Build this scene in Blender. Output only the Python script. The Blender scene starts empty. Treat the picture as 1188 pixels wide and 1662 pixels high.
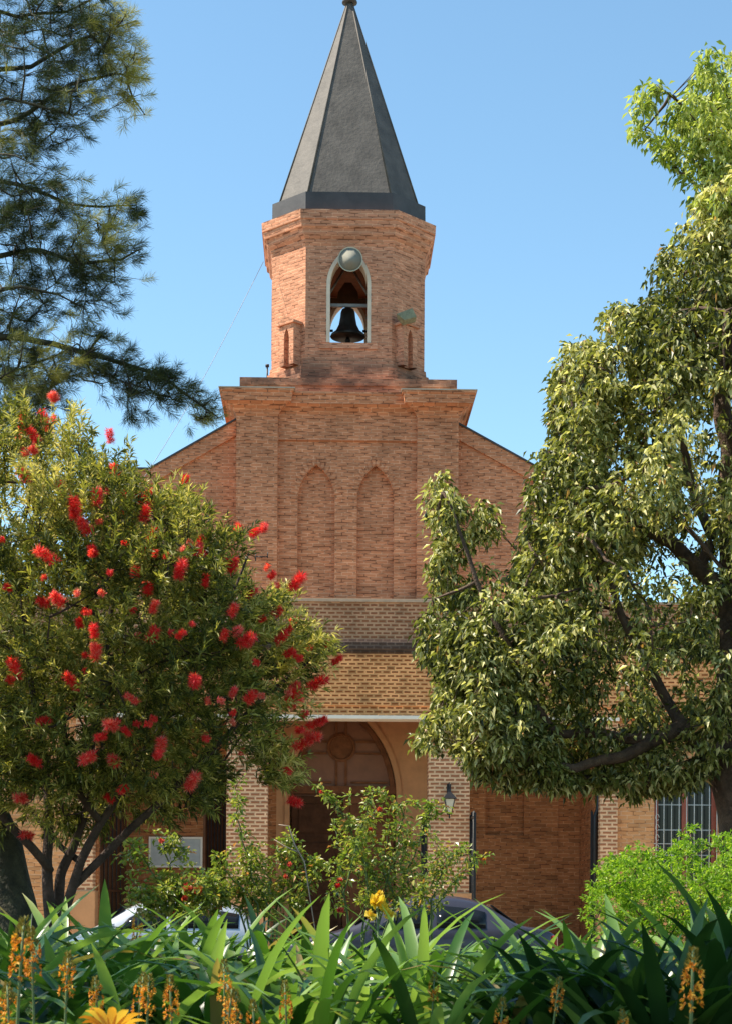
import bpy, math, random
import numpy as np
from mathutils import Vector, Matrix, noise
R = math.radians
C = bpy.context.scene.collection
random.seed(7); rng = np.random.default_rng(7)

# ------------------------------------------------------------------ camera, sky, sun, exposure
F = 2900.0; CAMZ = 1.35; HX, HY = 594.0, 1466.0
cam = bpy.data.cameras.new('camera'); cam.sensor_fit = 'HORIZONTAL'; cam.sensor_width = 36
cam.lens = F/1188*36; cam.shift_y = (HY-831)/1188; cam.clip_end = 3000; cam.clip_start = 0.1
co = bpy.data.objects.new('camera', cam); C.objects.link(co)
co.location = (0, 0, CAMZ); co.rotation_euler = (R(90), R(-0.35), 0)
cam.dof.use_dof = True; cam.dof.focus_distance = 24; cam.dof.aperture_fstop = 20
bpy.context.scene.camera = co
SUN_EL, SUN_AZ = R(54), R(-88.5)        # azimuth measured from +Y towards +X: sun stands to the left, almost in the plane of the facade
w = bpy.data.worlds.new('World'); bpy.context.scene.world = w; w.use_nodes = True
nt = w.node_tree; sky = nt.nodes.new('ShaderNodeTexSky'); sky.sky_type = 'NISHITA'; sky.sun_disc = False
sky.sun_elevation = SUN_EL; sky.sun_rotation = SUN_AZ; sky.air_density = 0.95; sky.dust_density = 0.0; sky.ozone_density = 2.2; sky.altitude = 30
tint = nt.nodes.new('ShaderNodeMix'); tint.data_type = 'RGBA'; tint.blend_type = 'MULTIPLY'; tint.inputs[0].default_value = 1; tint.inputs[7].default_value = (.94, 1.07, .97, 1)
nt.links.new(sky.outputs[0], tint.inputs[6]); nt.links.new(tint.outputs[2], nt.nodes['Background'].inputs[0]); nt.nodes['Background'].inputs[1].default_value = 0.135
sl = bpy.data.lights.new('sun', 'SUN'); sl.energy = 5.0; sl.angle = R(0.53); sl.color = (1, .91, .76)
so = bpy.data.objects.new('sun', sl); C.objects.link(so)
sd = Vector((math.sin(SUN_AZ)*math.cos(SUN_EL), math.cos(SUN_AZ)*math.cos(SUN_EL), math.sin(SUN_EL)))
so.rotation_euler = sd.to_track_quat('Z', 'Y').to_euler()
vs = bpy.context.scene.view_settings; vs.view_transform = 'Standard'; vs.look = 'None'; vs.gamma = 1; vs.exposure = 0.85
bpy.context.scene.cycles.transparent_max_bounces = 8
bpy.context.scene.cycles.max_bounces = 8

# ------------------------------------------------------------------ helpers
def P(px, py, Y):                       # a point seen in the photograph at distance Y
    return Vector(((px-HX)/F*Y, Y, CAMZ+(HY-py)/F*Y))
def tag(o, label=None, cat=None, group=None, kind=None):
    for k, v in (('label', label), ('category', cat), ('group', group), ('kind', kind)):
        if v: o[k] = v
    return o
def empty(name, loc, rz=0):
    o = bpy.data.objects.new(name, None); C.objects.link(o); o.location = loc; o.rotation_euler = (0, 0, rz)
    o.empty_display_size = .2
    return o
class MB:
    def __init__(s): s.v = []; s.f = []; s.sm = []
    def add(s, vs_, fs, smooth=False):
        n = len(s.v); s.v += [tuple(p) for p in vs_]; s.f += [tuple(i+n for i in f) for f in fs]; s.sm += [smooth]*len(fs); return s
    def box(s, x0, x1, y0, y1, z0, z1):
        return s.add([(x0,y0,z0),(x1,y0,z0),(x1,y1,z0),(x0,y1,z0),(x0,y0,z1),(x1,y0,z1),(x1,y1,z1),(x0,y1,z1)],
            [(0,3,2,1),(4,5,6,7),(0,1,5,4),(1,2,6,5),(2,3,7,6),(3,0,4,7)])
    def prism(s, pts, y0, y1):          # outline in x,z (counter-clockwise seen from -y) pushed along y
        n = len(pts)
        return s.add([(x,y0,z) for x,z in pts]+[(x,y1,z) for x,z in pts],
            [tuple(range(n)), tuple(range(2*n-1, n-1, -1))]+[(i, i+n, (i+1)%n+n, (i+1)%n) for i in range(n)])
    def loft(s, rings, cap=True, smooth=False):   # rings: lists of equal length, counter-clockwise from above
        n = len(rings[0]); vs_ = [p for r in rings for p in r]; fs = []
        for k in range(len(rings)-1):
            for i in range(n):
                j = (i+1) % n; fs.append((k*n+i, k*n+j, (k+1)*n+j, (k+1)*n+i))
        if cap: fs += [tuple(range(n-1, -1, -1)), tuple((len(rings)-1)*n+i for i in range(n))]
        return s.add(vs_, fs, smooth)
    def lathe(s, prof, c=(0,0,0), n=20, axis='z', smooth=True):
        rings = []
        for r, h in prof:
            q = []
            for i in range(n):
                a = 2*math.pi*i/n; u, v = r*math.cos(a), r*math.sin(a)
                q.append({'z': (c[0]+u, c[1]+v, c[2]+h), 'y': (c[0]+u, c[1]+h, c[2]-v), 'x': (c[0]+h, c[1]+u, c[2]+v)}[axis])
            rings.append(q)
        return s.loft(rings, True, smooth)
    def tube(s, pts, rad, n=6, smooth=True):
        pts = [Vector(p) for p in pts]; rad = rad if hasattr(rad, '__len__') else [rad]*len(pts)
        rings = []; up = Vector((0.13, 0.21, 1)).normalized()
        for i, p in enumerate(pts):
            d = (pts[min(i+1, len(pts)-1)]-pts[max(i-1, 0)]).normalized()
            a = d.cross(up)
            if a.length < .05: a = d.cross(Vector((1, 0, 0)))
            a.normalize(); b = d.cross(a)
            rings.append([p+(a*math.cos(t)+b*math.sin(t))*rad[i] for t in [2*math.pi*k/n for k in range(n)]])
        return s.loft(rings, True, smooth)
    def build(s, name, mat, parent=None, bevel=0):
        me = bpy.data.meshes.new(name); me.from_pydata(s.v, [], s.f); me.polygons.foreach_set('use_smooth', s.sm)
        me.materials.append(mat); me.update()
        o = bpy.data.objects.new(name, me); C.objects.link(o); o.parent = parent
        if bevel:
            m = o.modifiers.new('bevel', 'BEVEL'); m.width = bevel; m.segments = 2; m.limit_method = 'ANGLE'
        return o
def np_mesh(name, V, Fc, rnd, mat, parent=None, smooth=True):
    V = np.asarray(V, np.float32).reshape(-1, 3); Fc = np.asarray(Fc, np.int32); k = Fc.shape[1]; nf = len(Fc)
    me = bpy.data.meshes.new(name); me.vertices.add(len(V)); me.vertices.foreach_set('co', V.ravel())
    me.loops.add(nf*k); me.loops.foreach_set('vertex_index', Fc.ravel())
    me.polygons.add(nf); me.polygons.foreach_set('loop_start', np.arange(0, nf*k, k, dtype=np.int32))
    me.polygons.foreach_set('loop_total', np.full(nf, k, np.int32)); me.polygons.foreach_set('use_smooth', np.full(nf, smooth))
    at = me.attributes.new('rnd', 'FLOAT', 'POINT'); at.data.foreach_set('value', np.asarray(rnd, np.float32))
    me.materials.append(mat); me.update(); me.validate()
    o = bpy.data.objects.new(name, me); C.objects.link(o); o.parent = parent
    return o
def copy_tree(o, parent=None):
    c = o.copy(); C.objects.link(c); c.parent = parent
    for ch in list(o.children): copy_tree(ch, c)
    return c

# ------------------------------------------------------------------ materials
def newmat(name):
    m = bpy.data.materials.new(name); m.use_nodes = True; t = m.node_tree
    return m, t, t.nodes['Principled BSDF']
def nd(t, typ, **kw):
    n = t.nodes.new(typ)
    for k, v in kw.items(): setattr(n, k, v)
    return n
def ramp(t, cols):
    r = nd(t, 'ShaderNodeValToRGB'); e = r.color_ramp.elements
    while len(e) < len(cols): e.new(.5)
    for i, (p, c) in enumerate(cols): e[i].position = p; e[i].color = (*c, 1)
    return r
def plain(name, col, rough=.6, metal=0, var=.25, scale=3, bump=0, spec=.5, emit=None, coat=0):
    m, t, b = newmat(name)
    tc = nd(t, 'ShaderNodeTexCoord'); n = nd(t, 'ShaderNodeTexNoise'); n.inputs['Scale'].default_value = scale; n.inputs['Detail'].default_value = 8
    n.inputs['Roughness'].default_value = .65
    t.links.new(tc.outputs['Object'], n.inputs['Vector'])
    r = ramp(t, [(.3, tuple(c*(1-var) for c in col)), (.7, tuple(min(1, c*(1+var)) for c in col))])
    t.links.new(n.outputs[0], r.inputs[0]); t.links.new(r.outputs[0], b.inputs['Base Color'])
    b.inputs['Roughness'].default_value = rough; b.inputs['Metallic'].default_value = metal
    b.inputs['Specular IOR Level'].default_value = spec; b.inputs['Coat Weight'].default_value = coat
    if bump:
        bp = nd(t, 'ShaderNodeBump'); bp.inputs['Strength'].default_value = bump; bp.inputs['Distance'].default_value = .02
        n2 = nd(t, 'ShaderNodeTexNoise'); n2.inputs['Scale'].default_value = scale*5; n2.inputs['Detail'].default_value = 8
        t.links.new(tc.outputs['Object'], n2.inputs['Vector'])
        t.links.new(n2.outputs[0], bp.inputs['Height']); t.links.new(bp.outputs[0], b.inputs['Normal'])
    return m
def brick(name, c1, c2, mortar, course=.075, length=.27, joint=.012, dark=.35, stain=None, var=.3, seed=0, soot=None, rake=None, jlen=None):
    m, t, b = newmat(name); L = t.links.new
    tc = nd(t, 'ShaderNodeTexCoord')
    cr = nd(t, 'ShaderNodeVectorMath', operation='CROSS_PRODUCT'); L(tc.outputs['Normal'], cr.inputs[0]); cr.inputs[1].default_value = (0, 0, -1)
    nm = nd(t, 'ShaderNodeVectorMath', operation='NORMALIZE'); L(cr.outputs[0], nm.inputs[0])
    dt = nd(t, 'ShaderNodeVectorMath', operation='DOT_PRODUCT'); L(tc.outputs['Object'], dt.inputs[0]); L(nm.outputs[0], dt.inputs[1])
    sp = nd(t, 'ShaderNodeSeparateXYZ'); L(tc.outputs['Object'], sp.inputs[0])
    wob = nd(t, 'ShaderNodeTexNoise'); wob.inputs['Scale'].default_value = 6; wob.inputs['Detail'].default_value = 3; L(tc.outputs['Object'], wob.inputs['Vector'])
    wm = nd(t, 'ShaderNodeMath', operation='MULTIPLY_ADD'); L(wob.outputs[0], wm.inputs[0]); wm.inputs[1].default_value = .02; L(sp.outputs['Z'], wm.inputs[2])
    cb = nd(t, 'ShaderNodeCombineXYZ'); L(dt.outputs['Value'], cb.inputs[0]); L(wm.outputs[0], cb.inputs[1])
    bt = nd(t, 'ShaderNodeTexBrick'); bt.offset = .5; L(cb.outputs[0], bt.inputs['Vector'])
    bt.inputs['Scale'].default_value = 1; bt.inputs['Brick Width'].default_value = jlen or length; bt.inputs['Row Height'].default_value = course
    bt.inputs['Mortar Size'].default_value = joint; bt.inputs['Mortar Smooth'].default_value = .3; bt.inputs['Bias'].default_value = -.1
    bt.inputs['Color1'].default_value = (*c1, 1); bt.inputs['Color2'].default_value = (*c2, 1); bt.inputs['Mortar'].default_value = (*mortar, 1)
    # a second set of coordinates picks dark, over-fired bricks and darker raked joints in patches
    n1 = nd(t, 'ShaderNodeTexNoise'); n1.inputs['Scale'].default_value = 1.1; n1.inputs['Detail'].default_value = 9; n1.inputs['Roughness'].default_value = .7
    L(tc.outputs['Object'], n1.inputs['Vector'])
    b2 = nd(t, 'ShaderNodeTexBrick'); b2.offset = .5; L(cb.outputs[0], b2.inputs['Vector']); b2.inputs['Scale'].default_value = 1
    b2.inputs['Brick Width'].default_value = length; b2.inputs['Row Height'].default_value = course; b2.inputs['Mortar Size'].default_value = 0; b2.inputs['Bias'].default_value = 0
    b2.inputs['Color1'].default_value = (0, 0, 0, 1); b2.inputs['Color2'].default_value = (1, 1, 1, 1)
    n2 = nd(t, 'ShaderNodeTexNoise'); n2.inputs['Scale'].default_value = 1.3; n2.inputs['Detail'].default_value = 5; L(tc.outputs['Object'], n2.inputs['Vector'])
    ad = nd(t, 'ShaderNodeMath', operation='MULTIPLY_ADD'); L(n2.outputs[0], ad.inputs[0]); ad.inputs[1].default_value = 1.1; L(b2.outputs['Color'], ad.inputs[2])
    r2 = ramp(t, [(.30, (dark,)*3), (.62, (.88,)*3), (1, (1.12,)*3)]); hf = nd(t, 'ShaderNodeMath', operation='MULTIPLY'); L(ad.outputs[0], hf.inputs[0]); hf.inputs[1].default_value = .62; L(hf.outputs[0], r2.inputs[0])
    if rake:
        n4 = nd(t, 'ShaderNodeTexNoise'); n4.inputs['Scale'].default_value = 1; n4.inputs['Detail'].default_value = 4
        mp = nd(t, 'ShaderNodeMapping'); L(cb.outputs[0], mp.inputs[0]); mp.inputs['Scale'].default_value = (4.5, 14, 1); L(mp.outputs[0], n4.inputs['Vector'])
        r4 = ramp(t, [(.42, rake), (.53, mortar)]); L(n4.outputs[0], r4.inputs[0]); L(r4.outputs[0], bt.inputs['Mortar'])
    mx = nd(t, 'ShaderNodeMix', data_type='RGBA', blend_type='MULTIPLY'); mx.inputs[0].default_value = 1
    L(bt.outputs['Color'], mx.inputs[6]); L(r2.outputs[0], mx.inputs[7])
    r1 = ramp(t, [(.3, (1-var,)*3), (.5, (1, 1, 1)), (.72, (1+var*.55, 1+var*.6, 1+var*.65))]); L(n1.outputs[0], r1.inputs[0])
    m2 = nd(t, 'ShaderNodeMix', data_type='RGBA', blend_type='MULTIPLY'); m2.inputs[0].default_value = 1
    L(mx.outputs[2], m2.inputs[6]); L(r1.outputs[0], m2.inputs[7])
    out = m2.outputs[2]
    if soot:                                  # weather stain with a shape of its own: (z low, z high, strength)
        mr = nd(t, 'ShaderNodeMapRange'); L(wm.outputs[0], mr.inputs[0])
        mr.inputs[1].default_value, mr.inputs[2].default_value = soot[0], soot[1]
        if len(soot) > 3:
            mrb = nd(t, 'ShaderNodeMapRange'); L(wm.outputs[0], mrb.inputs[0]); mrb.inputs[1].default_value, mrb.inputs[2].default_value, mrb.inputs[3].default_value, mrb.inputs[4].default_value = soot[3], soot[4], 1, 0
            mq = nd(t, 'ShaderNodeMath', operation='MULTIPLY'); L(mr.outputs[0], mq.inputs[0]); L(mrb.outputs[0], mq.inputs[1])
            class _o: outputs = mq.outputs
            mr = _o
        n3 = nd(t, 'ShaderNodeTexNoise'); n3.inputs['Scale'].default_value = 1.7; n3.inputs['Detail'].default_value = 8; L(tc.outputs['Object'], n3.inputs['Vector'])
        r3 = ramp(t, [(.38, (0,)*3), (.6, (1,)*3)]); L(n3.outputs[0], r3.inputs[0])
        mu = nd(t, 'ShaderNodeMath', operation='MULTIPLY'); L(mr.outputs[0], mu.inputs[0]); L(r3.outputs[0], mu.inputs[1])
        mu2 = nd(t, 'ShaderNodeMath', operation='MULTIPLY'); L(mu.outputs[0], mu2.inputs[0]); mu2.inputs[1].default_value = soot[2]
        m3 = nd(t, 'ShaderNodeMix', data_type='RGBA'); L(mu2.outputs[0], m3.inputs[0]); L(out, m3.inputs[6]); m3.inputs[7].default_value = (.045, .038, .035, 1)
        out = m3.outputs[2]
    L(out, b.inputs['Base Color']); b.inputs['Roughness'].default_value = .9; b.inputs['Specular IOR Level'].default_value = .15
    bp = nd(t, 'ShaderNodeBump'); bp.inputs['Strength'].default_value = .6; bp.inputs['Distance'].default_value = .012
    inv = nd(t, 'ShaderNodeMath', operation='SUBTRACT'); L(n1.outputs[0], inv.inputs[0]); L(bt.outputs['Fac'], inv.inputs[1])
    L(inv.outputs[0], bp.inputs['Height']); L(bp.outputs[0], b.inputs['Normal'])
    return m
def leafmat(name, cols, trans=.35, rough=.45, spec=.5, tcol=1.5, scale=0, objvar=0):
    m, t, b = newmat(name); L = t.links.new
    a = nd(t, 'ShaderNodeAttribute', attribute_name='rnd')
    r = ramp(t, cols); L(a.outputs['Fac'], r.inputs[0])
    if objvar:                                # every flower or plant has its own shade
        oi = nd(t, 'ShaderNodeObjectInfo'); ma = nd(t, 'ShaderNodeMath', operation='MULTIPLY_ADD'); L(oi.outputs['Random'], ma.inputs[0]); ma.inputs[1].default_value = objvar; L(a.outputs['Fac'], ma.inputs[2])
        mb_ = nd(t, 'ShaderNodeMath', operation='SUBTRACT'); L(ma.outputs[0], mb_.inputs[0]); mb_.inputs[1].default_value = objvar/2; L(mb_.outputs[0], r.inputs[0])
    L(r.outputs[0], b.inputs['Base Color']); b.inputs['Roughness'].default_value = rough; b.inputs['Specular IOR Level'].default_value = spec
    tr = nd(t, 'ShaderNodeBsdfTranslucent')
    hs = nd(t, 'ShaderNodeMix', data_type='RGBA', blend_type='MULTIPLY'); hs.inputs[0].default_value = 1; L(r.outputs[0], hs.inputs[6]); hs.inputs[7].default_value = (tcol*1.15, tcol*1.2, tcol*.55, 1)
    L(hs.outputs[2], tr.inputs[0])
    ms = nd(t, 'ShaderNodeMixShader'); ms.inputs[0].default_value = trans
    L(b.outputs[0], ms.inputs[1]); L(tr.outputs[0], ms.inputs[2]); L(ms.outputs[0], t.nodes['Material Output'].inputs[0])
    return m
M = {}
M['brick_up'] = brick('brick_upper', (.65,.30,.175), (.56,.245,.14), (.74,.39,.24), .070, .24, .012, .72, var=.22, rake=(.27,.12,.07), soot=(12.0, 12.3, .7, 12.7, 13.2) )
M['brick_fac'] = brick('brick_facade', (.66,.27,.135), (.57,.22,.105), (.75,.37,.21), .070, .24, .012, .72, var=.22, seed=2, rake=(.26,.105,.055))
M['brick_low'] = brick('brick_portico', (.46,.14,.04), (.28,.075,.025), (.97,.44,.17), .078, .165, .027, .6, var=.2, seed=4, soot=(6.1, 6.4, .8))
M['brick_par'] = brick('brick_parapet', (.42,.15,.065), (.28,.095,.045), (.62,.32,.17), .078, .165, .024, .6, var=.25, seed=5)
M['brick_pil'] = brick('brick_pillar', (.50,.19,.09), (.36,.13,.06), (.84,.50,.28), .078, .20, .022, .7, var=.15, seed=6)
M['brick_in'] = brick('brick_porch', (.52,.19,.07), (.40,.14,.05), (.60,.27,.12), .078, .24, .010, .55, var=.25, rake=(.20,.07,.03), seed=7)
M['brick_wing'] = brick('brick_wing', (.78,.36,.15), (.68,.30,.12), (.80,.45,.24), .078, .24, .010, .7, var=.2, seed=11, rake=(.40,.17,.07))
M['ledge'] = plain('tan_ledge', (.60,.38,.24), .85, var=.2, scale=4)
M['plaster'] = plain('warm_plaster', (.56,.26,.11), .85, var=.15, scale=2.5, bump=.2)
M['jamb'] = plain('pale_plaster', (.66,.55,.42), .85, var=.12, scale=4, bump=.1)
M['white_edge'] = plain('white_edge', (.95,.80,.64), .7, var=.04, scale=5)
M['slate'] = plain('slate_render', (.092,.078,.066), .7, var=.38, scale=2.6, bump=.45)
M['slate_dark'] = plain('slate_skirt', (.05,.047,.048), .6, var=.3, scale=2.5, bump=.15)
M['wood'] = plain('door_wood', (.20,.075,.03), .75, var=.35, scale=5, spec=.2, bump=.3)
M['wood_dark'] = plain('dark_wood', (.085,.034,.015), .8, var=.35, scale=5, spec=.15, bump=.3)
M['wood_red'] = plain('red_window_wood', (.30,.07,.035), .45, var=.2, scale=6)
M['iron'] = plain('black_iron', (.018,.017,.018), .45, .3, var=.3, scale=8)
M['bronze'] = plain('bell_bronze', (.06,.062,.06), .5, .5, var=.4, scale=6)
M['grey_paint'] = plain('horn_grey', (.50,.48,.36), .9, var=.1, scale=6)
M['horn_in'] = plain('horn_inside', (.24,.23,.19), .9, var=.1, scale=6)
M['white_paint'] = plain('white_bars', (.55,.52,.46), .5, var=.15, scale=9)
M['steel'] = plain('steel', (.3,.3,.3), .4, .7)
M['glass'] = plain('dark_glass', (.010,.011,.012), .12, var=.1, spec=.25)
M['lamp_glass'] = plain('lamp_glass', (.62,.55,.42), .25, var=.1)
M['board'] = plain('notice_paper', (.52,.50,.46), .6, var=.12, scale=7)
M['ink'] = plain('ink', (.12,.11,.11), .7)
M['roof'] = plain('roof_tiles', (.22,.09,.05), .85, var=.3, scale=5, bump=.4)
M['concrete'] = plain('concrete', (.46,.40,.31), .9, var=.2, scale=2, bump=.2)
M['asphalt'] = plain('asphalt', (.06,.058,.055), .9, var=.25, scale=6, bump=.3)
M['soil'] = plain('soil', (.055,.036,.022), .95, var=.4, scale=4, bump=.6)
M['ground'] = plain('dry_ground', (.16,.13,.08), .95, var=.3, scale=.4, bump=.2)
M['bark'] = plain('bark', (.10,.06,.038), .9, var=.55, scale=9, bump=.9)
M['bark_moss'] = plain('mossy_bark', (.045,.042,.024), .95, var=.75, scale=9, bump=1)
M['twig'] = plain('twig', (.14,.09,.06), .85, var=.3, scale=9)
M['stem'] = plain('green_stem', (.09,.14,.04), .6, var=.3, scale=9)
M['car_blue'] = plain('blue_grey_paint', (.045,.043,.06), .38, .3, var=.12, coat=.35)
M['car_silver'] = plain('silver_paint', (.55,.56,.57), .28, .5, var=.05, coat=.7)
M['rubber'] = plain('rubber', (.02,.02,.02), .85)
M['red_lamp'] = plain('tail_lamp', (.45,.02,.015), .2, coat=.5)
M['clear_lamp'] = plain('head_lamp', (.6,.62,.62), .12, coat=.5)
M['line'] = plain('road_paint', (.7,.68,.6), .8, var=.2, scale=9)
M['leaf_tree'] = leafmat('tree_leaf', [(0,(.028,.038,.008)),(.38,(.12,.135,.026)),(.68,(.30,.30,.075)),(.97,(.74,.68,.34)),(1,(.45,.25,.10))], .30, .42, .45, 1.35)  # pale end of the ramp imitates sunlit highlights, dark end the shade between
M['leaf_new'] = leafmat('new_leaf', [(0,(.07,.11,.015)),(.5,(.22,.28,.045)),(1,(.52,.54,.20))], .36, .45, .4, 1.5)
M['leaf_bottle'] = leafmat('bottlebrush_leaf', [(0,(.022,.030,.007)),(.42,(.10,.115,.022)),(.8,(.38,.35,.075)),(1,(.66,.55,.22))], .3, .5, .4, 1.5)
M['needle'] = leafmat('pine_needle', [(0,(.022,.036,.014)),(.5,(.075,.095,.03)),(1,(.42,.38,.10))], .3, .5, .4, 1.3)
M['leaf_rose'] = leafmat('rose_leaf', [(0,(.08,.14,.02)),(.5,(.22,.28,.045)),(.85,(.42,.38,.10)),(1,(.50,.22,.09))], .35, .35, .6, 1.5)
M['leaf_lime'] = leafmat('lime_leaf', [(0,(.08,.17,.015)),(.6,(.22,.36,.028)),(1,(.46,.54,.07))], .42, .45, .4, 1.5)
M['strap'] = leafmat('strap_leaf', [(0,(.016,.045,.008)),(.45,(.065,.15,.022)),(.95,(.26,.37,.10)),(1,(.30,.22,.08))], .28, .33, .6, 1.6, objvar=.25)
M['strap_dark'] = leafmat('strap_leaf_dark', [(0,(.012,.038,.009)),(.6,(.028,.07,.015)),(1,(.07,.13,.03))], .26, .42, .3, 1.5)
M['red_flower'] = leafmat('red_filament', [(0,(.85,.03,.04)),(.6,(.93,.10,.10)),(1,(.95,.36,.30))], .5, .6, .3, .9, objvar=.7)
M['pink'] = leafmat('rose_petal', [(0,(.60,.04,.06)),(.6,(.75,.12,.10)),(1,(.85,.35,.22))], .35, .6, .3, 1)
M['orange'] = leafmat('orange_petal', [(0,(.42,.13,.015)),(.6,(.74,.28,.025)),(1,(.85,.50,.08))], .35, .6, .3, 1, objvar=.5)
M['yellow'] = leafmat('yellow_petal', [(0,(.75,.48,.03)),(1,(.85,.65,.10))], .35, .6, .3, 1)
M['bud'] = leafmat('bud', [(0,(.12,.13,.02)),(1,(.36,.25,.05))], .2, .6, .3, 1)

# ------------------------------------------------------------------ ground, road, pavement
def bed_z(y):
    return float(np.interp(y, [-5, 2, 5.2, 6.2, 14, 19, 21], [-.2, -.15, .45, .58, .58, .2, .13]))
ys = [-6, 0, 2, 3, 4, 5, 5.5, 6, 7, 8.5, 10, 12, 14, 15.5, 17, 18, 19, 20, 21]
xs = np.linspace(-40, 40, 81)
V = [(x, y, bed_z(y)+.05*noise.noise(Vector((x*.9, y*.9, 0)))*(1 if y < 20.5 else 0)) for y in ys for x in xs]
Fc = [(j*81+i, j*81+i+1, (j+1)*81+i+1, (j+1)*81+i) for j in range(len(ys)-1) for i in range(80)]
mb = MB(); mb.add(V, Fc, True); tag(mb.build('garden_soil', M['soil']), kind='structure')
mb = MB(); mb.add([(-900,-300,-.55),(900,-300,-.55),(900,1500,-.55),(-900,1500,-.55)], [(0,1,2,3)]); tag(mb.build('ground', M['ground']), kind='structure')
mb = MB(); mb.box(-40, 40, 21, 21.15, -.3, .14).box(-40, 40, 30.6, 30.75, -.3, .14); tag(mb.build('kerb', M['concrete'], bevel=.015), kind='structure')
mb = MB(); mb.box(-40, 40, 21.15, 30.6, -.3, 0); tag(mb.build('road', M['asphalt']), kind='structure')
mb = MB(); mb.box(-40, 40, 30.75, 34.6, -.3, .13).box(-40, 40, 34.6, 60, -.3, .126); tag(mb.build('pavement', M['concrete']), kind='structure')
mb = MB()
for k in range(-12, 13): mb.box(k*3-.75, k*3+.75, 24.05, 24.17, .0005, .005)
tag(mb.build('road_marking', M['line']), kind='structure')

# ------------------------------------------------------------------ the church
YAW = R(1.3); OX = (563-HX)/F*35
church = empty('church', (OX, 35, 0), YAW)
tag(church, 'red brick church with a slate spire over its bell tower and a dark arched porch', 'church')
def cw(x, y, z): return Matrix.Translation((OX, 35, 0)) @ Matrix.Rotation(YAW, 4, 'Z') @ Vector((x, y, z))
def L_(px, py, ly):                     # local church x,z of a photo point lying at local depth ly
    Y = 35+ly; return ((px-563-(ly*.4))/F*Y, CAMZ+(HY-py)/F*Y)
def lx(px, ly): return (px-564)/F*(35+ly)
def lz(py, ly): return CAMZ+(HY-py)/F*(35+ly)
def arch_pts(xc, w_, zs, za, n=12, flip=False):   # left half of a pointed arch, from spring up to the apex
    h = za-zs; c = (h*h-w_*w_)/(2*w_); Rr = w_+c; a1 = math.atan2(h, c) if c else math.pi/2; pts = []
    for i in range(n+1):
        a = a1*i/n; x = Rr*math.cos(a)-c; z = zs+Rr*math.sin(a); pts.append((xc-x, z))
    pts[-1] = (xc, za); return pts
def arch_wall(mb, x0, x1, z0, z1, xc, w_, zs, za, y0, y1, sill=None, n=12):
    a = arch_pts(xc, w_, zs, za, n)
    if sill is None: left = [(x0, z0), (xc-w_, z0)]
    else: left = [(x0, z0), (xc, z0), (xc, sill), (xc-w_, sill)]
    left = left + a + [(xc, z1), (x0, z1)]
    mb.prism(left, y0, y1)
    k = xc-x0; ratio = (x1-xc)
    right = [(2*xc-x, z) if x > x0+1e-6 else (x1, z) for x, z in left]
    mb.prism(right[::-1], y0, y1)
def octa(hw, ch, z, yc, xc=0):
    f = hw-ch
    return [(xc+x, yc+y, z) for x, y in [(-f,-hw),(f,-hw),(hw,-f),(hw,f),(f,hw),(-f,hw),(-hw,f),(-hw,-f)]]
TY = 3.2; HWt = 1.66; CH = .74; TC = TY+HWt                      # tower front plane, half width, chamfer, centre
def tz(py): return lz(py, TY)
# --- spire and skirt
zs0 = tz(309); ztip = CAMZ+(HY-4)/F*(35+TC)
mb = MB(); mb.loft([octa(1.50, .62, zs0+.02, TC), octa(.055, .02, ztip, TC)]); mb.build('spire', M['slate'], church)
mb = MB(); mb.loft([octa(1.665, .735, tz(342), TC), octa(1.66, .73, zs0-.03, TC), octa(1.50, .62, zs0+.02, TC)]); sk = mb.build('spire_skirt', M['slate_dark'], church)
mb = MB()
for i in range(8):                                               # lead ridge rolls down the hips
    a = Vector(octa(1.50,.62,zs0+.03,TC)[i]); b_ = Vector(octa(.055,.02,ztip,TC)[i]); mb.tube([a, b_], [.022, .015], 5)
mb.build('ridge_roll', M['slate'], church)
mb = MB(); mb.lathe([(.05,0),(.17,.01),(.17,.05),(.06,.08),(.05,.22),(.09,.28),(.05,.36),(.015,.42),(.015,.9)], (0,TC,ztip-.02), 12)
mb.box(-.2,.2,TC-.02,TC+.02,ztip+.66,ztip+.7); mb.build('finial', M['slate_dark'], church)
# --- tower cornice
mb = MB(); pr = [(tz(400)+.02, 0), (tz(392), .03), (tz(390), .03), (tz(383), .10), (tz(375), .12), (tz(372), .17), (tz(362), .19), (tz(361), .215), (tz(346), .225), (tz(344), .1)]
mb.loft([octa(HWt+p+.004, CH+p*.5, z, TC) for z, p in pr]); mb.build('tower_cornice', M['brick_up'], church)
# --- tower walls with the four bell openings
mb = MB(); z0t, z1t = 12.3, tz(398); T = .38; f = HWt-CH
sill, spr, apx, aw = tz(556), tz(462), tz(403), .47
def rotpush(src, k):                     # turn a wall built at the front round to side k
    a = k*math.pi/2; c_, s_ = round(math.cos(a)), round(math.sin(a))
    return [(x*c_-(y-TC)*s_, TC+x*s_+(y-TC)*c_, z) for x, y, z in src]
wb = MB(); arch_wall(wb, -f, f, z0t, z1t, 0, aw, spr, apx, TY, TY+T, sill)
for k in range(4): mb.add(rotpush(wb.v, k), wb.f)
for k in range(4):                       # the slanting corner walls
    q = [(f, TY), (HWt, TY+CH), (HWt-T, TY+CH+.157), (f, TY+T)]
    q = [(x, y) for x, y in q]; n_ = []
    lo = rotpush([(x, y, z0t) for x, y in q], k); hi = rotpush([(x, y, z1t) for x, y in q], k)
    mb.loft([lo, hi])
mb.build('tower_wall', M['brick_up'], church)
mb = MB(); mb.loft([octa(HWt-.3, CH-.1, z1t-.12, TC), octa(HWt-.3, CH-.1, z1t-.02, TC)]); mb.build('belfry_ceiling', M['wood'], church); mb = MB(); mb.loft([octa(HWt-.3, CH-.1, 12.9, TC), octa(HWt-.3, CH-.1, 13.0, TC)])
mb.build('belfry_floor', M['wood'], church)
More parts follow.
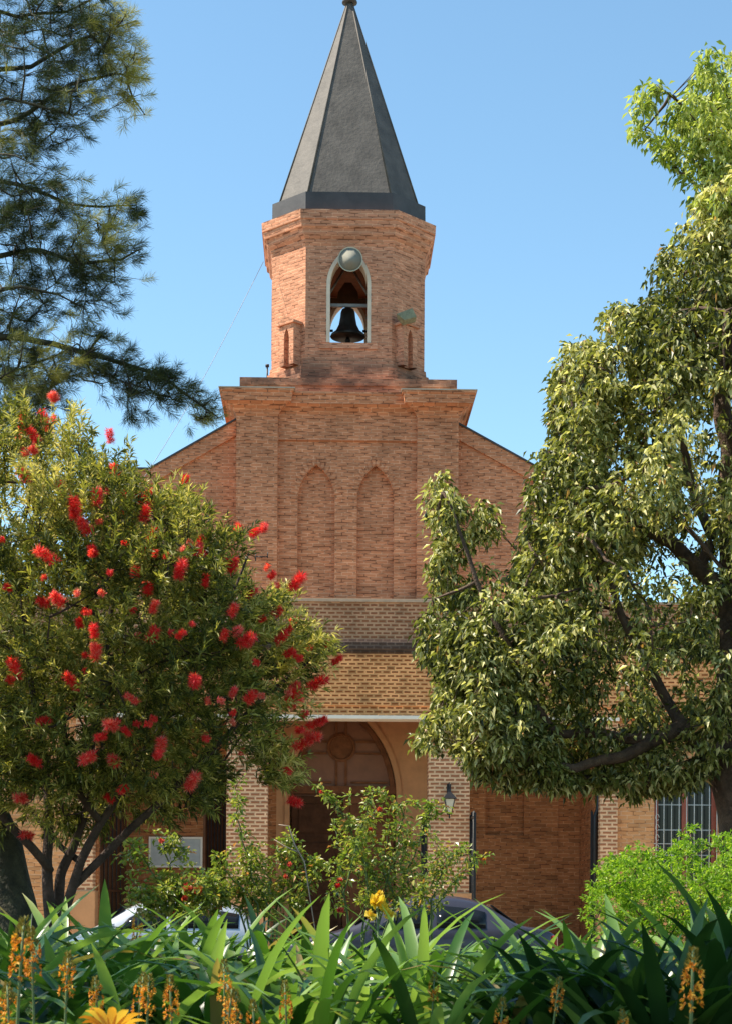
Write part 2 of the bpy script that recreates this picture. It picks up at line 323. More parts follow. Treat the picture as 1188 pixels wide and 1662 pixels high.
# brick hood around the openings, pale plastered frame
def arch_ring(mb, xc, w_, zs, za, bot, t_, y0, y1, n=14):
    a = arch_pts(xc, w_, zs, za, n); o_ = arch_pts(xc, w_+t_, zs, za+t_*1.25, n)
    inner = [(xc-w_, bot)]+a; outer = [(xc-w_-t_, bot)]+o_
    inner += [(2*xc-x, z) for x, z in inner[-2::-1]]; outer += [(2*xc-x, z) for x, z in outer[-2::-1]]
    m = len(inner)
    vs_ = [(x, y0, z) for x, z in inner]+[(x, y0, z) for x, z in outer]+[(x, y1, z) for x, z in inner]+[(x, y1, z) for x, z in outer]
    fs = []
    for i in range(m-1):
        fs += [(i, i+m, i+m+1, i+1), (i+2*m, i+2*m+1, i+3*m+1, i+3*m), (i, i+1, i+1+2*m, i+2*m), (i+m, i+3*m, i+3*m+1, i+m+1)]
    fs += [(0, 2*m, 3*m, m), (m-1, 2*m-1, 4*m-1, 3*m-1)]
    mb.add(vs_, fs)
for k in range(4):
    b2 = MB(); arch_ring(b2, 0, aw-.075, spr, apx-.095, sill, .078, TY-.02, TY+T+.01); b2.v = rotpush(b2.v, k); b2.build('opening_frame', M['jamb'], church)
    b2 = MB(); arch_ring(b2, 0, aw+.006, spr, apx+.01, sill, .17, TY-.012, TY+.02); b2.v = rotpush(b2.v, k); b2.build('brick_hood', M['brick_up'], church)
mb = MB()
for a, b_, ex in ((tz(566), tz(557), .012), ): mb.box(-.62, .62, TY-.03, TY+.01, a, b_)
mb.build('opening_sill', M['brick_up'], church)
# base rings of the octagon
mb = MB()
mb.loft([octa(HWt+.09, CH, 12.5, TC), octa(HWt+.09, CH, tz(597), TC)]); mb.loft([octa(HWt+.045, CH, tz(597)+.002, TC), octa(HWt+.03, CH, tz(586), TC)])
mb.build('tower_base_ring', M['brick_up'], church)
# gabled niches on the slanting corners
def niche(side):
    b3 = MB(); wd, dp, z0, z1, zg = .215, .23, tz(592), tz(530), tz(512)
    c_ = (side*(f+.24), TY+.24)
    n_ = Vector((side*.7071, -.7071, 0)); t_ = Vector((.7071, side*.7071, 0))
    if side < 0: t_ = Vector((.7071, -.7071, 0))
    t_ = Vector((-n_.y, n_.x, 0))
    def q(u, d, z): return (c_[0]+t_.x*u+n_.x*d, c_[1]+t_.y*u+n_.y*d, z)
    def pris(pts, d0, d1):
        m = len(pts); b3.add([q(u, d1, z) for u, z in pts]+[q(u, d0, z) for u, z in pts],
            [tuple(range(m)), tuple(range(2*m-1, m-1, -1))]+[(i, i+m, (i+1) % m+m, (i+1) % m) for i in range(m)])
    # side walls and back, so that the lancet slot is a real recess
    a = arch_pts(0, .08, z1-.28, z1-.02, 6)
    left = [(-wd, z0), (-.08, z0)]+a+[(0, z1+.05), (-wd, z1+.05)]
    pris(left, dp-.12, dp); pris([(-u, z) for u, z in left][::-1], dp-.12, dp)
    pris([(-wd, z0), (wd, z0), (wd, z1+.05), (-wd, z1+.05)], -.05, dp-.12)
    pris([(-wd-.05, z1+.05), (wd+.05, z1+.05), (wd+.05, z1+.10), (0, zg+.02), (-wd-.05, z1+.10)], -.05, dp+.05)
    b3.build('gabled_niche', M['brick_up'], church)
niche(-1); niche(1)
# square plinth under the octagon
mb = MB(); mb.box(lx(388, 2.85), lx(740, 2.85), 2.85, 2.85+4.2, 11.2, lz(614, 2.85)); mb.box(lx(392,2.85), lx(736,2.85), 2.82, 2.88, lz(626,2.82), lz(621,2.82)); mb.build('tower_plinth', M['brick_up'], church)
# --- facade cornice with ressauts over the pilasters
def flare(mb, x0, x1, yf, yb, prof, l=1, r=1):
    mb.loft([[(x0-p*l, yf-p, z), (x1+p*r, yf-p, z), (x1+p*r, yb, z), (x0-p*l, yb, z)] for z, p in prof])
PL0, PL1, PR0, PR1 = lx(383, 2.5), lx(450, 2.5), lx(676, 2.5), lx(743, 2.5)
zt = lz(632, 2.2); cp = [(lz(676, 2.5), 0), (lz(672, 2.5), .03), (lz(668,2.45), .035), (lz(662, 2.4), .10), (lz(655, 2.3), .21), (lz(652, 2.25), .24), (lz(651,2.2), .28), (lz(637, 2.2), .31), (lz(636,2.2), .335), (zt, .34)]
mb = MB(); flare(mb, PL0, PL1, 2.5, 6.9, cp); flare(mb, PR0, PR1, 2.5, 6.9, cp)
cq = [(z-.004, p*.8) for z, p in cp]; flare(mb, PL1+.002, PR0-.002, 2.62, 6.5, cq, 0, 0)
mb.build('facade_cornice', M['brick_fac'], church)
mb = MB(); mb.box(PL0-.36, PL1+.36, 2.5-.36, 6.0, zt, zt+.022); mb.build('cornice_capping', M['concrete'], church); mb = MB(); mb.box(PR0-.36, PR1+.36, 2.5-.36, 6.0, zt, zt+.022); mb.build('cornice_capping', M['concrete'], church)
zl = lz(972, 2.5)
for a, b_ in ((PL0, PL1), (PR0, PR1)):
    mb = MB(); mb.box(a, b_, 2.5, 3.4, 6.8, cp[0][0]+.01); mb.box(a-.012, b_+.012, 2.488, 3.4, lz(717,2.5), lz(712,2.5)); mb.build('pilaster', M['brick_fac'], church)
zf = lz(715, 2.6)
mb = MB(); mb.box(PL1, PR0, 2.60, 3.4, zf, cp[0][0]+.05); mb.build('frieze', M['brick_fac'], church)
xm = lx(560, 2.66)
mb = MB(); aL, aR = lx(513, 2.66), lx(609, 2.66); hwA = 30*37.66/F
for (a, b_, c_) in ((PL1, xm, aL), (xm, PR0, aR)):
    arch_wall(mb, a, b_, 6.8, zf, c_, hwA, lz(812, 2.66), lz(755, 2.66), 2.66, 2.79)
mb.box(PL1, PR0, 2.79, 3.4, 6.8, zf); mb.build('facade_panel', M['brick_fac'], church)
for c_ in (aL, aR):
    mb = MB(); zsp, zap = lz(812, 2.66), lz(755, 2.66); o1 = arch_pts(c_, hwA+.015, zsp, zap+.02, 9); o2 = arch_pts(c_, hwA+.17, zsp, zap+.19, 9)
    for s_ in (1, -1):
        for i in range(9):
            def mir(p): return (c_+(p[0]-c_)*s_, p[1])
            g = .14
            def lp(a, b_, t_): return (a[0]+(b_[0]-a[0])*t_, a[1]+(b_[1]-a[1])*t_)
            q = [mir(lp(o1[i], o1[i+1], g)), mir(lp(o2[i], o2[i+1], g)), mir(lp(o2[i], o2[i+1], 1-g)), mir(lp(o1[i], o1[i+1], 1-g))]
            if s_ < 0: q = q[::-1]
            mb.prism(q[::-1], 2.646, 2.67)
    mb.build('arch_voussoirs', M['brick_fac'], church)
mb = MB(); mb.box(PL0-.1, PR1+.1, 2.40, 2.62, zl-.07, zl-.01); mb.build('facade_sill', M['ledge'], church)
# --- gable shoulders
fs_ = 2.8
def shoulder(px): return lx(px, fs_)
topl, topr = (shoulder(383), lz(687, fs_)), (shoulder(743), lz(690, fs_))
out = [(shoulder(150), 5.9), (PL0+.1, 5.9), (PL0+.1, lz(684, fs_)), topl, (shoulder(243), lz(769, fs_)), (shoulder(150), lz(769, fs_))]
mb = MB(); mb.prism(out, fs_, 3.2); mb.build('gable_wall', M['brick_fac'], church); mb = MB()
outr = [(PR1-.1, 5.9), (-shoulder(150)+.2, 5.9), (-shoulder(150)+.2, lz(769, fs_)), (-shoulder(243)+.06, lz(769, fs_)), topr, (PR1-.1, lz(684, fs_))]
mb.prism(outr, fs_, 3.2); mb.build('gable_wall', M['brick_fac'], church)
mb = MB()
def coping(p, q, t_=.30):
    (x0, z0), (x1, z1) = p, q
    pts = [(x0, z0-t_), (x1, z1-t_), (x1, z1+.02), (x0, z0+.02)]; mb.prism(pts, fs_-.07, 3.24)
coping((shoulder(243), lz(769, fs_)), topl); coping((shoulder(150), lz(769, fs_)), (shoulder(243), lz(769, fs_)), .2); mb.build('gable_coping', M['brick_fac'], church); mb = MB(); coping(topr, (-shoulder(243)+.06, lz(769, fs_))); coping((-shoulder(243)+.06, lz(769, fs_)), (-shoulder(150)+.2, lz(769, fs_)), .2)
mb.build('gable_coping', M['brick_fac'], church)
mb = MB()
def cap(p, q): (x0, z0), (x1, z1) = p, q; mb.prism([(x0, z0+.02), (x1, z1+.02), (x1, z1+.06), (x0, z0+.06)], fs_-.11, 3.28)
cap((shoulder(243), lz(769, fs_)), topl); cap((shoulder(150), lz(769, fs_)), (shoulder(243), lz(769, fs_))); mb.build('gable_capping', M['slate_dark'], church); mb = MB(); cap(topr, (-shoulder(243)+.06, lz(769, fs_))); cap((-shoulder(243)+.06, lz(769, fs_)), (-shoulder(150)+.2, lz(769, fs_)))
mb.build('gable_capping', M['slate_dark'], church)
# --- nave and aisles behind
mb = MB(); mb.prism([(-4.0, .1), (4.0, .1), (4.0, 9.6), (2.3, 10.6), (-2.3, 10.6), (-4.0, 9.6)], 3.2, 20); mb.build('nave', M['brick_fac'], church)
mb = MB(); mb.prism([(-4.3, 9.62), (-2.3, 10.75), (2.3, 10.75), (4.3, 9.62), (4.3, 9.7), (2.3, 10.9), (-2.3, 10.9), (-4.3, 9.7)], 3.25, 20.2); mb.build('nave_roof', M['roof'], church)
for a, b_ in ((-9.2, -5.35), (5.35, 9.2)): mb = MB(); mb.box(a, b_, 2.6, 16, .1, 6.9); mb.build('aisle', M['brick_fac'], church)
# --- portico: beam, cornice, parapet, white lower edge
XW = 9.2
zb, zc, zp = lz(1163, 0), lz(1057, 0), lz(975, .12)
mb = MB(); mb.box(-XW, XW, 0, .45, zb, zc-.02)
mb.box(-XW-.02, XW+.02, -.035, .44, lz(1143, 0)-.03, lz(1140, 0)); mb.build('portico_beam', M['brick_low'], church)
mb = MB(); flare(mb, -XW, XW, 0, .45, [(zc-.05, 0), (zc-.02, .05), (zc+.02, .05), (zc+.03, .10), (zc+.16, .11), (zc+.17, .03), (zc+.24, .0)]); mb.build('portico_cornice', brick('brick_stained', (.12,.07,.05), (.08,.05,.038), (.15,.10,.075), .078, .165, .02, .6, seed=9), church)
mb = MB(); mb.box(-XW, XW, .1, .42, zc+.1, zp-.03); mb.build('portico_parapet', M['brick_par'], church)
mb = MB(); mb.box(-XW-.03, XW+.03, .06, .46, zp-.03, zp+.02); mb.build('parapet_capping', M['ledge'], church)
mb = MB(); mb.box(-5.32, 5.32, -.09, .47, zb-.055, zb+.012); mb.build('portico_edge', M['white_edge'], church)
mb = MB(); mb.box(-9.1, 9.1, .45, 2.78, 5.62, 5.74); mb.build('porch_ceiling', M['plaster'], church)
mb = MB(); mb.box(-9.1, 9.1, .45, 2.78, 6.5, 6.6); mb.build('porch_roof', M['concrete'], church)
# pillars
def pillar(x0, x1):
    b4 = MB(); b4.box(x0, x1, .0, .42, .1, zb-.055); b4.build('pillar', M['brick_pil'], church, .01)
    b4 = MB(); b4.box(x0-.05, x1+.05, -.05, .47, .1, lz(1449, 0)); b4.build('pillar_base', M['plaster'], church, .02)
pillar(lx(695, 0), lx(762, 0)); pillar(lx(368, 0), lx(435, 0)); pillar(lx(975, 0), lx(1004, 0)); pillar(lx(124, 0), lx(153, 0))
# wing front walls; the right one holds the barred window
wy = .14; wx0, wx1 = lx(1064, wy), lx(1168, wy); wz0, wz1 = 1.75, lz(1248, wy)
mb = MB(); e = lx(1004, 0)
mb.box(e, wx0, wy, .5, .1, zb).box(wx1, XW, wy, .5, .1, zb).box(wx0, wx1, wy, .5, .1, wz0).box(wx0, wx1, wy, .5, wz1, zb)
mb.build('wing_wall', M['brick_wing'], church); mb = MB(); mb.box(-XW, lx(124, 0), wy, .5, .1, zb); mb.build('wing_wall', M['brick_wing'], church)
mb = MB()
for a, b_, c_, d in ((wx0, wx0+.10, wz0, wz1), (wx1-.10, wx1, wz0, wz1), (wx0+.1, wx1-.1, wz1-.16, wz1), (wx0+.1, wx1-.1, wz0, wz0+.08), ((wx0+wx1)/2-.06, (wx0+wx1)/2+.06, wz0+.08, wz1-.16)): mb.box(a, b_, wy+.12, wy+.2, c_, d)
win = mb.build('window', M['wood_red'], church, .008)
mb = MB(); mb.box(wx0+.1, wx1-.1, wy+.16, wy+.17, wz0+.08, wz1-.16); mb.build('pane', M['glass'], win)
mb = MB()
for k in range(1, 4):
    z = wz0+.08+(wz1-wz0-.24)*k/4; mb.box(wx0+.1, wx1-.1, wy+.135, wy+.156, z-.012, z+.012)
mb.build('glazing_bar', M['steel'], win)
mb = MB()
for k in range(9):
    x = wx0+.03+(wx1-wx0-.06)*k/8; mb.tube([(x, wy-.06, wz0-.05), (x, wy-.06, wz1+.1)], .009, 6)
for z in (wz0+.05, wz0+.8, wz1-.1): mb.tube([(wx0-.02, wy-.05, z), (wx1+.02, wy-.05, z)], .008, 6)
for k in range(7):                      # scrolled iron strip down the left side of the grille
    z = wz0+.12+k*.2; mb.tube([(wx0+.05+.035*math.cos(t_), wy-.06, z+.06*math.sin(t_)) for t_ in np.linspace(0, 5.6, 12)], .006, 5)
mb.build('window_grille', M['white_paint'], church)
# porch back wall with the door arch
by = 2.42; dx = lx(559, by); dw = 86*(35+by)/F; dsp, dap = lz(1292, by), lz(1143, by)
mb = MB(); xa, xb = lx(453, by)-.02, lx(693, by)+.02
arch_wall(mb, xa, xb, .1, 5.62, dx, dw, dsp, dap, by, by+.30, n=18); mb.build('door_surround', M['plaster'], church)
mb = MB(); arch_ring(mb, dx, dw+.005, dsp, dap+.01, .1, .10, by-.045, by+.01, 18); mb.build('arch_moulding', M['plaster'], church)
mb = MB(); arch_ring(mb, dx, dw-.12, dsp, dap-.13, lz(1279, by), .10, by+.13, by+.25, 18); mb.build('arch_moulding', M['wood'], church)
ty = by+.22; zd = lz(1279, by)
mb = MB(); mb.prism([(dx-dw, zd)]+arch_pts(dx, dw, dsp, dap, 14)+[(2*dx-x, z) for x, z in arch_pts(dx, dw, dsp, dap, 14)[-2::-1]]+[(dx+dw, zd)], ty, ty+.1)
tp = mb.build('tympanum', plain('tympanum_wood', (.25,.10,.045), .55, var=.2, scale=3), church)
mb = MB(); cz = lz(1213, by); rr = .30                            # carved cross with a roundel
mb.lathe([(rr, .0), (rr, -.05), (rr-.05, -.07), (rr-.06, -.03), (.0001, -.03)], (dx-.04, ty, cz), 28, 'y', False)
for s_ in (-1, 1):
    mb.box(dx-.04+s_*.10-.025, dx-.04+s_*.10+.025, ty-.05, ty, zd+.05, cz-rr+.02); mb.box(dx-.04+s_*.10-.025, dx-.04+s_*.10+.025, ty-.05, ty, cz+rr-.02, dap-.3)
for s_ in (-1, 1):
    x1 = dx-.04+s_*rr; x2 = dx+s_*(dw-.18); a, b_ = min(x1, x2), max(x1, x2)
    mb.box(a, b_, ty-.05, ty, cz+.10, cz+.15); mb.box(a, b_, ty-.045, ty, cz-.14, cz-.10)
    mb.box(min(x1-s_*.1, x2), max(x1-s_*.1, x2), ty-.04, ty, zd+.10, zd+.14)
mb.build('carved_cross', M['wood'], tp)
mb = MB(); mb.box(dx-dw, dx+dw, by+.12, ty+.06, zd-.12, zd+.04); mb.build('door_lintel', M['wood'], church)
for s_, mat in ((-1, M['wood_dark']), (1, M['wood'])):
    a, b_ = (dx-dw+.04, dx-.01) if s_ < 0 else (dx+.01, dx+dw-.04)
    yy = ty+.02
    mb = MB(); mb.box(a, b_, yy, yy+.06, .16, zd-.12); dr = mb.build('door', mat, church, .006)
    for k in range(4):
        z0 = .35+k*.82; mb = MB()
        mb.box(a+.14, b_-.14, yy-.03, yy-.001, z0, z0+.62); mb.build('panel', mat, dr, .02)
    mb = MB(); mb.lathe([(.0001, -.09), (.03, -.08), (.03, -.05), (.012, -.04), (.012, 0)], (b_-.07 if s_ < 0 else a+.07, yy, 1.2), 12, 'y'); mb.build('handle', M['steel'], dr)
# side bays of the porch: brick back walls with a sunk niche on the right
mb = MB(); nx0, nx1, nz0, nz1 = lx(790, by), lx(853, by), lz(1355, by), lz(1290, by)+.5
xr = lx(985, by)
mb.box(xb, nx0, by, by+.35, .1, 5.62).box(nx1, xr+.6, by, by+.35, .1, 5.62).box(nx0, nx1, by, by+.35, .1, nz0).box(nx0, nx1, by, by+.35, nz1, 5.62).box(nx0, nx1, by+.12, by+.35, nz0, nz1)
mb.box(lx(905, by), lx(907, by)+.02, by-.03, by+.01, .1, 5.6); mb.build('porch_wall', M['brick_in'], church)
mb = MB(); mb.box(-xr-.6, xa, by, by+.35, .1, 5.62); mb.build('porch_wall', M['brick_in'], church)
for a, b_ in ((4.9, 5.3), (-5.3, -4.9)): mb = MB(); mb.box(a, b_, .42, 2.78, .1, 5.62); mb.build('porch_side_wall', M['brick_in'], church)
mb = MB(); mb.box(-5.3, 5.3, -.5, 2.5, .1, .26); mb.build('porch_step', M['concrete'], church, .015)
# drain pipe and small iron tie on the facade
mb = MB(); x = lx(967, .3); mb.tube([(x, .25, .2), (x, .25, 3.1), (x+.06, .25, 3.25), (x+.06, .25, 5.0)], .05, 10); mb.build('drain_pipe', M['iron'], church)
mb = MB(); x, z = lx(425, 2.45), lz(906, 2.45); mb.tube([(x-.13, 2.40, z), (x+.14, 2.40, z)], .012, 6); mb.tube([(x-.12, 2.40, z-.09), (x-.12, 2.40, z+.06)], .012, 6); mb.tube([(x+.13, 2.40, z-.03), (x+.13, 2.40, z+.1)], .01, 6); mb.tube([(x, 2.40, z), (x, 2.52, z)], .012, 6)
mb.build('wall_tie', M['iron'], church)

# ------------------------------------------------------------------ fittings of the church that are things of their own
def at_church(name, x, y, z): return empty(name, cw(x, y, z), YAW)
b = at_church('bell', -.0, TC-.2, CAMZ+(HY-548)/F*(35+TC-.2))
tag(b, 'dark bronze bell hanging in the pointed opening of the tower', 'bell')
mb = MB(); mb.lathe([(.345,0),(.36,.02),(.34,.06),(.25,.13),(.185,.26),(.155,.42),(.145,.52),(.12,.58),(.06,.61),(.0001,.61)], (0,0,0), 28); mb.build('bell_body', M['bronze'], b)
mb = MB(); mb.tube([(0,0,.55),(0,0,-.02)], .018, 8); mb.lathe([(.0001,-.14),(.05,-.11),(.06,-.06),(.03,0),(.0001,.03)], (0,0,0), 12); mb.build('clapper', M['iron'], b)
mb = MB(); mb.box(-.62,.62,-.05,.05,.69,.80); mb.loft([[(-.24,-.07,.66),(.24,-.07,.66),(.24,.07,.66),(-.24,.07,.66)],[(-.20,-.07,.92),(.20,-.07,.92),(.20,.07,.92),(-.20,.07,.92)],[(-.07,-.05,1.12),(.07,-.05,1.12),(.07,.05,1.12),(-.07,.05,1.12)]]); mb.build('yoke', M['wood_dark'], b, .01)
mb = MB(); mb.box(-.62,.62,-.42,-.36,.50,.56); mb.tube([(-.5,-.39,.56),(-.1,-.39,1.25)], .025, 6); mb.tube([(.5,-.39,.56),(.1,-.39,1.25)], .025, 6); mb.build('front_beam', M['steel'], b)
for q in (-1, 1):
    mb = MB(); mb.tube([(q*.62,-.03,.12),(q*.30,-.03,.13)], .026, 6); mb.tube([(q*.46,-.02,.12),(q*.62,-.02,.5)], .018, 6); mb.tube([(q*.62,-.03,.74),(q*.62,-.03,-.4)], .035, 6)
    if q > 0: mb.tube([(.45,-.03,.13),(.44,-.03,-.4)], .04, 6)
    mb.build('bell_frame', M['iron'], b)
b.scale = (1.08, 1.08, 1.08)

h = at_church('loudspeaker', lx(566, TY-.25), TY-.02, tz(427)); tag(h, 'round grey horn loudspeaker fixed in the tip of the tower opening', 'loudspeaker')
mb = MB(); mb.lathe([(.05,.25),(.06,.05),(.10,-.05),(.16,-.14),(.245,-.22),(.262,-.23),(.262,-.212),(.25,-.21)], (0,0,0), 32, 'y'); mb.build('horn', M['grey_paint'], h)
mb = MB(); mb.lathe([(.243,-.219),(.16,-.135),(.11,-.09),(.0001,-.08)], (0,0,0), 32, 'y'); mb.lathe([(.0001,-.1),(.12,-.115),(.12,-.1)], (0,0,0), 24, 'y', False); mb.build('horn_throat', M['horn_in'], h)
mb = MB(); mb.box(-.04,.04,-.02,.3,-.05,.05); mb.tube([(-.45,.16,-.0),(.45,.16,-.0)], .02, 6); mb.build('bracket', M['grey_paint'], h)

fl = at_church('floodlight', lx(657, TY), TY+.12, tz(520)); tag(fl, 'small weathered floodlight on the right slanting wall of the tower', 'floodlight')
mb = MB(); mb.loft([[(-.05,-.38,-.06),(.22,-.30,.04),(.20,-.12,-.02),(-.08,-.2,-.12)],[(-.22,-.42,.06),(.12,-.34,.22),(.12,-.12,.16),(-.2,-.2,.02)]]); mb.build('housing', plain('verdigris', (.20,.21,.13), .6, var=.4, scale=12), fl, .01)
mb = MB(); mb.tube([(0,-.2,-.04),(.1,-.02,-.08),(.2,.1,-.1)], .02, 6); mb.build('arm', M['iron'], fl)

ln = at_church('wall_lantern', lx(729, -.2), 0, lz(1306, -.2)); tag(ln, 'tapered iron lantern with cream glass on the brick pillar right of the door', 'lantern')
def ring4(h_, z, y=-.22): return [(-h_, y-h_, z), (h_, y-h_, z), (h_, y+h_, z), (-h_, y+h_, z)]
mb = MB(); mb.loft([ring4(.04,-.15), ring4(.095,.11)]); mb.build('glass', M['lamp_glass'], ln)
mb = MB(); mb.loft([ring4(.135,.12), ring4(.11,.15), ring4(.03,.25), ring4(.015,.31)]); mb.loft([ring4(.05,-.19), ring4(.05,-.15)]); mb.lathe([(.0001,-.27),(.02,-.24),(.01,-.19)], (0,-.22,0), 8)
for sx in (-1,1):
    for sy in (-1,1): mb.tube([(sx*.042,-.22+sy*.042,-.15),(sx*.098,-.22+sy*.098,.12)], .009, 5)
mb.tube([(0,-.22,.30),(0,-.20,.40),(0,-.10,.44),(0,.0,.36)], .012, 6); mb.box(-.04,.04,-.02,.0,.22,.42); mb.build('lantern_frame', M['iron'], ln)

nb = at_church('notice_board', lx(289, by), by, lz(1386, by)); tag(nb, 'white framed notice board on the porch wall left of the door', 'notice board')
mb = MB(); mb.box(-.53,.53,-.035,0,-.31,.31); mb.build('board', M['board'], nb, .005)
mb = MB(); mb.box(-.56,.56,-.06,-.0351,.28,.32).box(-.56,.56,-.06,-.0351,-.32,-.28).box(-.56,-.52,-.06,-.0351,-.28,.28).box(.52,.56,-.06,-.0351,-.28,.28); mb.build('board_frame', M['white_edge'], nb)
mb = MB(); mb.box(.06,.13,-.04,-.036,-.16,.02).box(.16,.24,-.04,-.036,-.2,-.06).box(.09,.2,-.04,-.036,.05,.12); mb.build('poster_image', M['ink'], nb)

def gate(px0, px1, dep, z1, label, solid=False, bars=6):
    g = at_church('iron_gate', lx(px0, dep), dep, .26); tag(g, label, 'gate', 'folded gates of the church porch')
    wx = lx(px1, dep)-lx(px0, dep); a = Vector((wx, .95, 0)); L0 = a.length; g.rotation_euler.z = YAW+math.atan2(a.y, a.x); H = z1-.26
    b5 = MB()
    for x in (0, L0): b5.box(x-.025, x+.025, -.025, .025, 0, H)
    for z in (.1, H*.33, H-.08): b5.box(.025, L0-.025, -.018, .018, z-.025, z+.025)
    b5.build('frame', M['wood_dark'] if solid else M['iron'], g, .004)
    for k in range(bars):
        b6 = MB(); x = L0*(k+1)/(bars+1); b6.tube([(x, 0, .02), (x, 0, H+.04)], .011, 6); b6.build('bar', M['iron'], g)
    if solid:
        b6 = MB(); b6.box(.03, L0-.03, .019, .04, .12, H-.1); b6.build('panel', M['wood_dark'], g)
gate(770, 770, -.7, 3.1, 'dark iron gate folded back beside the right edge of the lantern pillar')
gate(691, 690, .3, 3.1, 'thin iron gate folded back at the left edge of the lantern pillar')
gate(962, 972, .5, 3.2, 'dark gate leaf folded back at the far right end of the porch')
gate(158, 196, .5, 4.2, 'tall dark gate leaf at the left end of the porch, left of the notice board', True)
gate(334, 366, .5, 4.3, 'tall dark gate leaf between the notice board and the left middle pillar', True)

mb = MB(); p0 = cw(lx(424, TY), TY+.6, tz(410)); p1 = Vector((-7.0, 30.5, 5.2)); pts = []
for i in range(25):
    t_ = i/24; q = p0.lerp(p1, t_); q.z -= 1.1*math.sin(math.pi*t_); pts.append(q)
mb.tube(pts, .007, 4); tag(mb.build('cable', M['steel']), 'thin wire hanging from the tower cornice down to the left', 'cable')
mb = MB(); p = cw(lx(432, TY)-.02, TY+1.0, 12.5); mb.tube([p, p+Vector((0,0,.62))], .02, 6); mb.tube([p+Vector((-.04,0,.62)), p+Vector((.04,0,.62))], .035, 6); tag(mb.build('lightning_rod', M['iron']), 'short dark rod standing at the left foot of the tower', 'rod')

